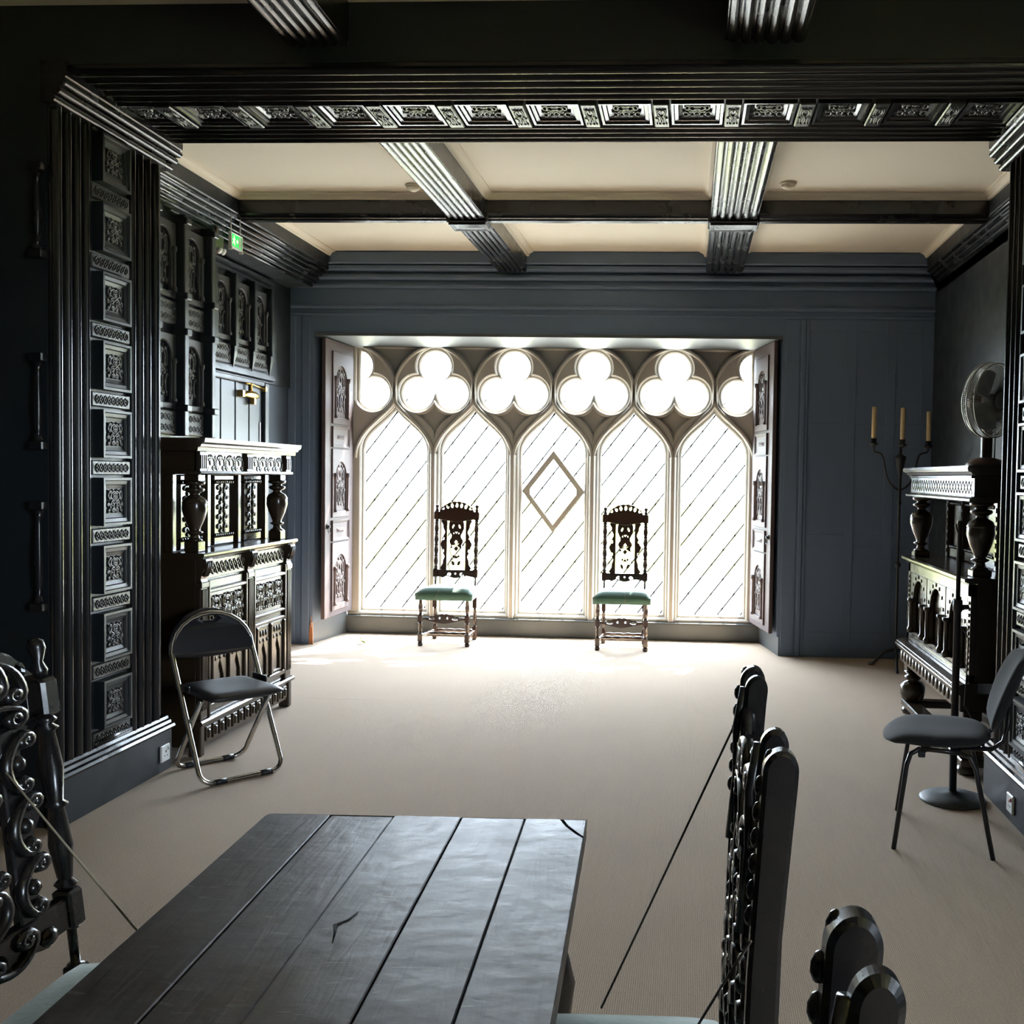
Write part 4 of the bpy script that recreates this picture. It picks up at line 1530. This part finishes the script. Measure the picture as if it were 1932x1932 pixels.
# =================================================================== DINING TABLE
tb = thing('dining_table', 'long dark oak plank table with worn polished top, running towards the window', 'table', (-.544, .951, 0), .042)
TY1, TY0, TZ = 1.385, -1.55, .76          # local y of far and near ends
edges = [-.377, -.226, -.076, .083, .233, .378]
g = .0013
for k in range(5):
    a, b = edges[k] + (g if k else 0), edges[k + 1] - (g if k < 4 else 0)
    dz = (.0, -.002, .0012, -.0008, .0005)[k]
    if k == 4:      # far right corner carries a let-in patch
        o = [(a, TY0), (b, TY0), (b, TY1 - .125), (b - .018, TY1 - .10), (b - .045, TY1 - .05), (b - .062, TY1 - .004), (a, TY1 - .004)]
        q = [(b, TY1 - .118), (b, TY1 - .004), (b - .057, TY1 - .004), (b - .041, TY1 - .047), (b - .014, TY1 - .096)]
    elif k == 0:
        o = [(a, TY0), (b, TY0), (b, TY1 - .004), (a + .012, TY1 - .004), (a + .003, TY1 - .010), (a, TY1 - .025)]
        q = None
    else:
        o, q = rect(a, b, TY0, TY1 - .004), None
    RX90 = Matrix.Rotation(-PI / 2, 4, 'X')      # plate outlines (x, z) -> (x, y)

    def flat(outl, z0, z1):
        m = MB().plate([outl], z0, z1, .0022)
        m.v = [Vector((p.x, p.z, p.y)) for p in m.v]
        return m
    flat(o, TZ - .045 + dz, TZ + dz).build('plank', 'table_wood', tb)
    if q:
        flat(q, TZ - .045 + dz, TZ + dz - .001).build('corner_patch', 'table_wood', tb)
MB().tube([(edges[0] + .015, TY1 - .002, TZ - .008), (edges[5], TY1 - .002, TZ - .008)], .007, 8).build('end_moulding', 'table_wood', tb)
# split knot in the middle plank
mb = MB()
pts = [(-.012, TY1 - .53, TZ + .0005), (-.020, TY1 - .565, TZ + .0005), (-.036, TY1 - .585, TZ + .0005), (-.028, TY1 - .615, TZ + .0005), (-.020, TY1 - .655, TZ + .0005)]
mb.tube(pts, [.001, .004, .006, .003, .001], 6, r2=.0022, up=(0, 0, 1))
mb.build('knot_split', 'crack', tb, label='split knot')
for y in (TY1 - .14, TY0 + .14):
    for s in (-1, 1):
        mb = MB()
        x = s * .28
        mb.box(x - .05, x + .05, y - .05, y + .05, 0, .14, .008)
        mb.lathe([(.035, .14), (.05, .16), (.035, .18), (.045, .24), (.075, .36), (.085, .44), (.07, .50), (.035, .55), (.055, .575), (.04, .595)], 16, Matrix.Translation((x, y, 0)))
        mb.box(x - .05, x + .05, y - .05, y + .05, .595, .715, .008)
        mb.build('leg', 'table_wood', tb)
    MB().box(-.23, .23, y - .03, y + .03, .62, .713, .006).build('apron', 'table_wood', tb)
    MB().box(-.23, .23, y - .03, y + .03, .05, .11, .006).build('stretcher', 'table_wood', tb)
for s in (-1, 1):
    MB().box(s * .28 - .02, s * .28 + .02, TY0 + .19, TY1 - .19, .62, .713, .006).build('apron', 'table_wood', tb)

MB().box(-.03, .03, TY0 + .17, TY1 - .17, .05, .11, .006).build('stretcher', 'table_wood', tb)

# =================================================================== FOLDING CHAIR
ang = math.atan2(.28, .235)         # width axis of the chair in plan
fc = thing('folding_chair', 'black padded folding chair with chrome tube frame', 'chair', (-2.375, 5.10, 0), ang)
# local: x = width, -y = forward (towards the camera side)
D = .195
def rounded_u(y_top, z_top, y_bot, z_bot, hw, rad, hw_top=None):
    hw_top = hw if hw_top is None else hw_top
    P = []
    t = Vector((0, y_bot - y_top, z_bot - z_top)).normalized()
    P.append((-hw_top, y_top, z_top))
    P.append((-hw, y_bot - t.y * rad, z_bot - t.z * rad))
    for k in range(1, 6):
        a = PI / 2 * k / 6
        P.append((-hw + rad * (1 - math.cos(a)), y_bot - t.y * rad * (1 - math.sin(a)), z_bot - t.z * rad * (1 - math.sin(a))))
    P.append((-hw + rad, y_bot, z_bot))
    return P + [(-x, y, z) for x, y, z in reversed(P)]


tube_r = .0125
# front frame: foot bar in front, rising backwards to the backrest
P = rounded_u(.155, .62, -D, tube_r, .215, .06)
top = [(.215 * math.cos(PI * k / 12), .155 + (.065) * math.sin(PI * k / 12) * .55 + .0, .62 + .19 * math.sin(PI * k / 12)) for k in range(1, 12)]
MB().tube(P + top, tube_r, 10, closed=True).build('front_frame', 'chrome', fc)
# rear frame: foot bar behind, rising forwards to the seat
MB().tube(rounded_u(-.12, .415, D, tube_r, .185, .06), tube_r, 10).build('rear_frame', 'chrome', fc)
for s in (-1, 1):
    MB().box(s * .205 - .006, s * .205 + .006, -.03, .12, .44, .475, .004).build('hinge_arm', 'black_metal', fc)
    MB().lathe([(.015, -.03), (.015, .03)], 10, Matrix.Translation((s * .12, -D, tube_r)) @ Matrix.Rotation(PI / 2, 4, 'Y')).build('foot_sleeve', 'black_plastic', fc)
    MB().lathe([(.015, -.03), (.015, .03)], 10, Matrix.Translation((s * .10, D, tube_r)) @ Matrix.Rotation(PI / 2, 4, 'Y')).build('foot_sleeve', 'black_plastic', fc)
# padded seat
mb = MB()
v, f_ = [], []
NX, NY = 14, 12
for side in (1, -1):
    for j in range(NY + 1):
        for i in range(NX + 1):
            u, w = i / NX * 2 - 1, j / NY * 2 - 1
            hw = .205 * (1 - .10 * (w + 1) / 2)
            e = max(0, (1 - abs(u) ** 4) * (1 - abs(w) ** 4)) ** .5
            k = 1 - .08 * (abs(u) * abs(w)) ** 3
            z = .440 + .004 * w + side * (.006 + .022 * e) - .012 * (1 - u * u) * (1 - w * w) * (side > 0)
            v.append((u * hw * k, w * .222 * k - .045, z))
n1 = (NX + 1) * (NY + 1)
for side in (0, 1):
    for j in range(NY):
        for i in range(NX):
            a = side * n1 + j * (NX + 1) + i
            f_.append((a, a + 1, a + NX + 2, a + NX + 1))
ring = [i for i in range(NX + 1)] + [(j + 1) * (NX + 1) - 1 for j in range(1, NY + 1)] + [NY * (NX + 1) + i for i in range(NX - 1, -1, -1)] + [j * (NX + 1) for j in range(NY - 1, 0, -1)]
for k in range(len(ring)):
    a, b = ring[k], ring[(k + 1) % len(ring)]
    f_.append((a, b, n1 + b, n1 + a))
mb.add(v, f_, True)
mb.build('seat_pad', 'vinyl', fc)
# backrest with hand slot
o = [(-.212, .60), (-.10, .585), (0, .578), (.10, .585), (.212, .60), (.216, .62)]
o += [(.216 * math.cos(PI * k / 16), .62 + .197 * math.sin(PI * k / 16)) for k in range(1, 17)]
slot = [(-.048, .775), (-.03, .765), (.03, .765), (.048, .775), (.03, .788), (-.03, .788)]
o = [(x * 1.045, .60 + (z - .60) * 1.06) for x, z in o]
m = MB().plate([o, slot], -.021, .019, .012)
for q in m.v:
    q.y += .158 + .19 * (q.z - .60) - .04 * (1 - (q.x / .216) ** 2) * 0 + .03 * (1 - (q.x / .216) ** 2)
m.build('backrest', 'vinyl', fc)

# =================================================================== OFFICE CHAIR
ang = math.atan2(.09, -.391) + PI / 2            # local -y looks along the facing direction
oc = thing('office_chair', 'black fabric visitor chair on four thin metal legs', 'chair', (1.153, 4.53, 0), ang)
hwf, dp = .262, .20
for s in (-1, 1):
    # one bent tube makes front leg, seat rail and rear leg on each side
    pts = [(s * hwf, -dp, 0), (s * .235, -.155, .36), (s * .228, -.14, .405), (s * .226, -.10, .432), (s * .226, .06, .425), (s * .226, .10, .41), (s * .228, .125, .36), (s * hwf, dp, 0)]
    MB().tube(pts[:4] , .0105, 8).build('front_leg', 'black_metal', oc)
    MB().tube(pts[4:], .0105, 8).build('rear_leg', 'black_metal', oc)
    MB().tube(pts[3:5], .0105, 8).build('seat_rail', 'black_metal', oc)
    MB().tube([(s * .15, .06, .425), (s * .15, .19, .435), (s * .148, .235, .47), (s * .145, .25, .53), (s * .14, .258, .62)], .010, 8).build('back_support', 'black_metal', oc)
    MB().box(s * .226 - .012, s * .226 + .012, -.11, -.08, .395, .425, .004).build('stacking_pad', 'black_plastic', oc)
MB().tube([(-.226, -.08, .425), (.226, -.08, .425)], .009, 8).build('cross_bar', 'black_metal', oc)
MB().tube([(-.226, .06, .422), (.226, .06, .422)], .009, 8).build('cross_bar', 'black_metal', oc)


def pad(hx, hy, thick, curve, mb, tilt=None, n=14, p=3.2):
    v, f_ = [], []
    for side in (1, -1):
        for j in range(n + 1):
            for i in range(n + 1):
                u, w = i / n * 2 - 1, j / n * 2 - 1
                # squircle mapping
                x = u * math.sqrt(max(0, 1 - .36 * w * w))
                y = w * math.sqrt(max(0, 1 - .36 * u * u))
                e = max(0, (1 - abs(u) ** p) * (1 - abs(w) ** p)) ** .5
                v.append((x * hx, y * hy, curve(x, y) + side * (.006 + thick * e)))
    n1 = (n + 1) ** 2
    for s_ in (0, 1):
        for j in range(n):
            for i in range(n):
                a = s_ * n1 + j * (n + 1) + i
                f_.append((a, a + 1, a + n + 2, a + n + 1))
    ring = list(range(n + 1)) + [(j + 1) * (n + 1) - 1 for j in range(1, n + 1)] + [n * (n + 1) + i for i in range(n - 1, -1, -1)] + [j * (n + 1) for j in range(n - 1, 0, -1)]
    for k in range(len(ring)):
        a, b = ring[k], ring[(k + 1) % len(ring)]
        f_.append((a, b, n1 + b, n1 + a))
    mb.add(v, f_, True, tilt)


mb = MB()
pad(.245, .228, .026, lambda x, y: .462 - .022 * max(0, -y - .55) * 2 - .010 * (1 - x * x) + .012 * max(0, y), mb)
for q in mb.v:
    q.y -= .035
mb.build('seat_pad', 'weave', oc)
mb = MB()
pad(.225, .185, .020, lambda x, y: .0, mb)
M = Matrix.Translation((0, .262, .665)) @ Matrix.Rotation(math.radians(76), 4, 'X')
for q in mb.v:
    q.z += .035 * (q.x / .225) ** 2 - .02 * (q.y / .185)
mb.v = [M @ q for q in mb.v]
mb.build('backrest', 'weave', oc)

# =================================================================== POLE STAND
st = thing('pole_stand', 'black telescopic pole stand on a round grey base', 'stand', (1.325, 5.02, 0))
MB().lathe([(.158, 0), (.160, .008), (.150, .018), (.09, .030), (.03, .040), (.02, .046)], 28).build('base_disc', 'base_plastic', st)
MB().lathe([(.0185, .04), (.0185, .93), (.024, .935), (.024, .985), (.016, .99)], 12).build('lower_tube', 'black_plastic', st)
MB().lathe([(.0115, .98), (.0115, 1.36), (.014, 1.362), (.012, 1.375)], 12).build('upper_tube', 'black_metal', st)
MB().tube([(.0, 0, 1.30), (-.016, -.004, 1.335), (-.022, -.004, 1.358)], .005, 6).build('hook', 'black_metal', st)
MB().lathe([(.012, 0), (.012, .03), (.006, .034)], 8, Matrix.Translation((.018, -.012, .955)) @ Matrix.Rotation(PI / 2, 4, 'Y')).build('clamp_knob', 'black_plastic', st)
MB().tube([(.02, 0, .86), (.055, -.006, .80), (.05, -.006, .62), (.045, 0, .47), (.075, -.005, .42), (.105, 0, .33), (.07, .0, .265), (.019, 0, .27)], .0035, 6).build('cable', 'black_plastic', st)

# =================================================================== FAN
fn = thing('desk_fan', 'round grey wire desk fan on a brown stem, standing on the arcaded cupboard', 'fan', (1.665, 5.80, 1.65))
MB().blob((0, 0, .0), .115, .115, .055, 20, 8).build('base', 'fan_brown', fn)
bm_ = fn.children[0].data
for vv in bm_.vertices:
    vv.co.z = max(vv.co.z, 0.0)
MB().box(-.028, .028, -.024, .024, .03, .40, .008).build('stem', 'fan_brown', fn)
MB().tube([(.038, -.026, .04), (.040, -.026, .20)], .0035, 6).build('stem_trim', 'chrome', fn)
nrm = Vector((.62, -.78, -.08)).normalized()
FQ = nrm.to_track_quat('Z', 'Y').to_matrix().to_4x4()
FM = Matrix.Translation((-.015, -.09, .365)) @ FQ
MB().lathe([(.02, -.13), (.05, -.12), (.06, -.07), (.05, -.045)], 18, FM).build('motor_housing', 'fan_brown', fn)
mb = MB()
Rf = .205
for rr, z in ((Rf, 0.0), (Rf * .985, .045), (Rf * .985, -.03)):
    mb.tube([FM @ Vector((rr * math.cos(2 * PI * k / 40), rr * math.sin(2 * PI * k / 40), z)) for k in range(40)], .0042 if rr == Rf else .003, 6, closed=True)
for k in range(120):
    a = 2 * PI * k / 120
    c_, s_ = math.cos(a), math.sin(a)
    mb.tube([FM @ Vector((r_ * c_, r_ * s_, z)) for r_, z in ((.045, .066), (.14, .062), (.19, .050), (Rf, .015), (Rf, -.010), (.19, -.035), (.10, -.050))], .0013, 4)
mb.build('wire_guard', 'fan_wire', fn)
MB().lathe([(.048, .060), (.046, .070), (.02, .074), (.002, .075)], 18, FM).build('guard_badge', 'fan_blade', fn)
for k in range(3):
    mb = MB()
    v, f_ = [], []
    for i in range(9):
        for j in range(5):
            a = 2 * PI * k / 3 + (i / 8 - .5) * 1.7
            rr = .035 + (.175 - .035) * j / 4 * (1 - .25 * abs(i / 8 - .5))
            v.append(FM @ Vector((rr * math.cos(a), rr * math.sin(a), .035 * (i / 8 - .5) + .008)))
    for i in range(8):
        for j in range(4):
            a = i * 5 + j
            f_.append((a, a + 1, a + 6, a + 5))
    nv = len(v)
    v2 = [p - (FQ.to_3x3() @ Vector((0, 0, .003))) for p in v]
    f2 = [tuple(i + nv for i in reversed(q)) for q in f_]
    rim = []
    ring = [i * 5 for i in range(9)] + [40 + j for j in range(1, 5)] + [i * 5 + 4 for i in range(7, -1, -1)] + [j for j in range(3, 0, -1)]
    for i in range(len(ring)):
        a, b = ring[i], ring[(i + 1) % len(ring)]
        rim.append((a, b, b + nv, a + nv))
    mb.add(v + v2, f_ + f2 + rim, True)
    mb.build('blade', 'fan_blade', fn)
MB().lathe([(.036, -.03), (.036, .03), (.02, .042)], 16, FM).build('hub', 'fan_blade', fn)

# =================================================================== CANDELABRUM
cd = thing('candelabrum', 'tall black iron floor candelabrum with three arms', 'candelabrum', (1.745, 8.5, 0))
MB().lathe([(.010, .10), (.012, .30), (.010, .84), (.022, .85), (.028, .865), (.022, .88), (.010, .89), (.011, 1.36), (.020, 1.38), (.012, 1.40), (.014, 1.60), (.045, 1.74), (.05, 1.76), (.012, 1.78), (.012, 1.84)], 12).build('stem', 'iron', cd)
for k in range(3):
    a = 2 * PI * k / 3 + .4
    MB().tube([(0, 0, .16), (.10 * math.cos(a), .10 * math.sin(a), .13), (.20 * math.cos(a), .20 * math.sin(a), .02), (.24 * math.cos(a), .24 * math.sin(a), .012)], .012, 8).build('foot', 'iron', cd)
CANDS = ((-.222, .0, 1.896, 2.167, 'candle of the candelabrum nearest the window'), (.012, .0, 1.89, 2.161, 'middle candle of the candelabrum'), (.224, .0, 1.88, 2.133, 'candle of the candelabrum nearest the desk fan'))
for k, (x, y, z0, z1, lab) in enumerate(CANDS):
    mb = MB()
    if abs(x) > .1:
        mb.tube(bez((0, 0, 1.48), (x * .75, 0, 1.54), (x * .45, 0, 1.78), (x * .80, 0, 1.79), 10) + bez((x * .80, 0, 1.79), (x, 0, 1.795), (x, 0, 1.80), (x, 0, z0 - .03), 5)[1:], .008, 8)
    mb.lathe([(.010, z0 - .055), (.038, z0 - .035), (.040, z0 - .028), (.022, z0 - .022), (.024, z0 + .012), (.020, z0 + .012), (.020, z0 - .002)], 12, Matrix.Translation((x, y, 0)))
    mb.build('arm' if abs(x) > .1 else 'socket', 'iron', cd)
    cn = MB().lathe([(.019, 0), (.0195, .13), (.019, z1 - z0), (.008, z1 - z0 + .003)], 12).build('candle', 'wax', None, (1.745 + x, 8.5 + y, z0))
    tag(cn, 'cream ' + lab, 'candle', 'candles on the candelabrum')

# =================================================================== SMALL FITTINGS
# exit sign hung below the left cornice
ex = thing('exit_sign', 'small illuminated green exit sign under the cornice', 'sign', (-3.215, 7.03, 3.115), ROT_L)
ex.scale = (.80, 1, .80)
MB().plate([rect(-.115, .115, .0, .135), rect(-.098, .098, .016, .122)], -.016, .006, .003).build('sign_frame', 'white_plastic', ex)
pn = MB().box(-.099, .099, -.010, .004, .015, .123).build('green_panel', 'exit_green', ex)
mb = MB()      # running figure, arrow bar and doorway
mb.plate([ell(-.045, .102, .009, .009)], -.012, -.0095)
mb.plate([[(-.058, .086), (-.038, .092), (-.022, .080), (-.027, .075), (-.038, .081), (-.040, .066), (-.026, .050), (-.030, .026), (-.038, .026), (-.036, .048), (-.050, .056), (-.066, .036), (-.073, .040), (-.056, .066), (-.056, .078), (-.070, .072), (-.072, .078)]], -.012, -.0095)
mb.plate([[(.0, .060), (.018, .060), (.018, .048), (.034, .069), (.018, .090), (.018, .078), (.0, .078)]], -.012, -.0095)
mb.build('pictogram', 'exit_white', pn)
MB().plate([rect(.048, .088, .026, .112)], -.012, -.0095).build('doorway_mark', 'white_plastic', pn)
for s in (-1, 1):
    MB().tube([(s * .09, -.004, .135), (s * .09, -.004, .32)], .004, 6).build('hanger', 'white_plastic', ex)
    MB().box(s * .105 - .01, s * .105 + .01, -.020, .008, -.02, .004, .003).build('end_clip', 'white_plastic', ex)
el = thing('emergency_light', 'brown emergency light box with two small lamps beside the exit sign', 'light fitting', (-3.30, 6.97, 3.05), ROT_L)
MB().box(-.10, .05, -.01, .05, .03, .145, .006).build('housing', 'lamp_brown', el)
MB().box(-.04, .0, .0, .04, .14, .24, .004).build('bracket', 'lamp_brown', el)
for x in (-.075, -.02):
    mb = MB().lathe([(.012, 0), (.024, .02), (.024, .028), (.004, .034)], 12, Matrix.Translation((x, -.02, .04)) @ Matrix.Rotation(PI / 2 + .5, 4, 'X'))
    mb.build('lamp', 'white_plastic', el)
# brass door closer
dc = thing('door_closer', 'brass door closer with folding arm on the blue-black door', 'door closer', (-3.60, 8.03, 2.17), ROT_L)
mb = MB()
mb.tube([(-.19, -.07, -.01), (-.12, -.07, 0), (-.02, -.07, .002), (.06, -.07, -.002), (.12, -.07, -.008)], [.012, .022, .034, .030, .010], 12)
mb.build('body', 'brass', dc)
MB().box(-.20, -.155, -.085, -.02, -.028, .026, .004).build('end_cap', 'brass', dc)
MB().box(.0, .035, -.09, -.05, -.075, -.02, .004).build('valve', 'brass', dc)
MB().lathe([(.012, 0), (.012, .05), (.018, .055), (.018, .065)], 10, Matrix.Translation((-.02, -.07, .03))).build('spindle', 'brass', dc)
MB().tube([(-.12, -.07, .085), (-.02, -.07, .09), (.13, -.066, .078), (.27, -.06, .07)], .007, 8).build('arm', 'brass', dc)
MB().box(.255, .29, -.075, -.028, .05, .09, .003).build('arm_bracket', 'brass', dc)
# sockets on the skirting
for label, x, y, z, rz, red in (('white wall socket on the skirting behind the folding chair', -2.682, 5.055, .055, ROT_L, False), ('white wall socket on the skirting behind the black office chair', 1.507, 4.70, .05, ROT_R, True)):
    so = thing('wall_socket', label, 'socket', (x, y, z), rz, 'wall sockets')
    MB().box(-.043, .043, -.010, .003, 0, .086, .004).build('face_plate', 'white_plastic', so)
    mb = MB()
    mb.box(-.004, .004, -.0108, -.009, .046, .058)
    mb.box(-.016, -.008, -.0108, -.009, .028, .033)
    mb.box(.008, .016, -.0108, -.009, .028, .033)
    mb.build('pin_holes', 'crack', so)
    MB().box(.018, .030, -.015, -.009, .056, .074, .002).build('switch', 'red_plastic' if red else 'white_plastic', so)
# smoke detectors
for label, x, y in (('round cream smoke detector on the ceiling beside the first reeded beam', -1.893, 6.84), ('round cream smoke detector on the ceiling panel above the candelabrum', .62, 6.79)):
    sm = thing('smoke_detector', label, 'smoke detector', (x, y, CZ), 0, 'smoke detectors')
    MB().lathe([(.055, 0), (.055, -.012), (.050, -.016)], 20).build('base_ring', 'plaster', sm)
    MB().lathe([(.045, -.014), (.045, -.026), (.034, -.034), (.020, -.042), (.004, -.044)], 20).build('sensor_dome', 'plaster', sm)
# dry leaf on the carpet
mb = MB()
v, f_ = [], []
for i in range(9):
    t = i / 8
    w = .028 * math.sin(PI * min(1, t * 1.02 + .01)) ** .8
    z = .006 + .016 * t * t
    v += [(-w, -.045 + .09 * t, z + .016), (0, -.045 + .09 * t, z), (w, -.045 + .09 * t, z + .014)]
for i in range(8):
    for j in (0, 1):
        a = i * 3 + j
        f_.append((a, a + 1, a + 4, a + 3))
mb.add(v, f_, True)
lf = thing('leaf', 'dry greenish leaf lying on the sunlit carpet', 'leaf', (-2.93, 9.02, 0), .8)
lf.scale = (1.3, .9, 1.6)
bl = mb.build('blade', 'leaf', lf)
so_ = bl.modifiers.new('thickness', 'SOLIDIFY')
so_.thickness = .0012
MB().tube([(0, -.045, .007), (0, -.075, .003)], .0014, 5).build('stalk', 'leaf', lf)
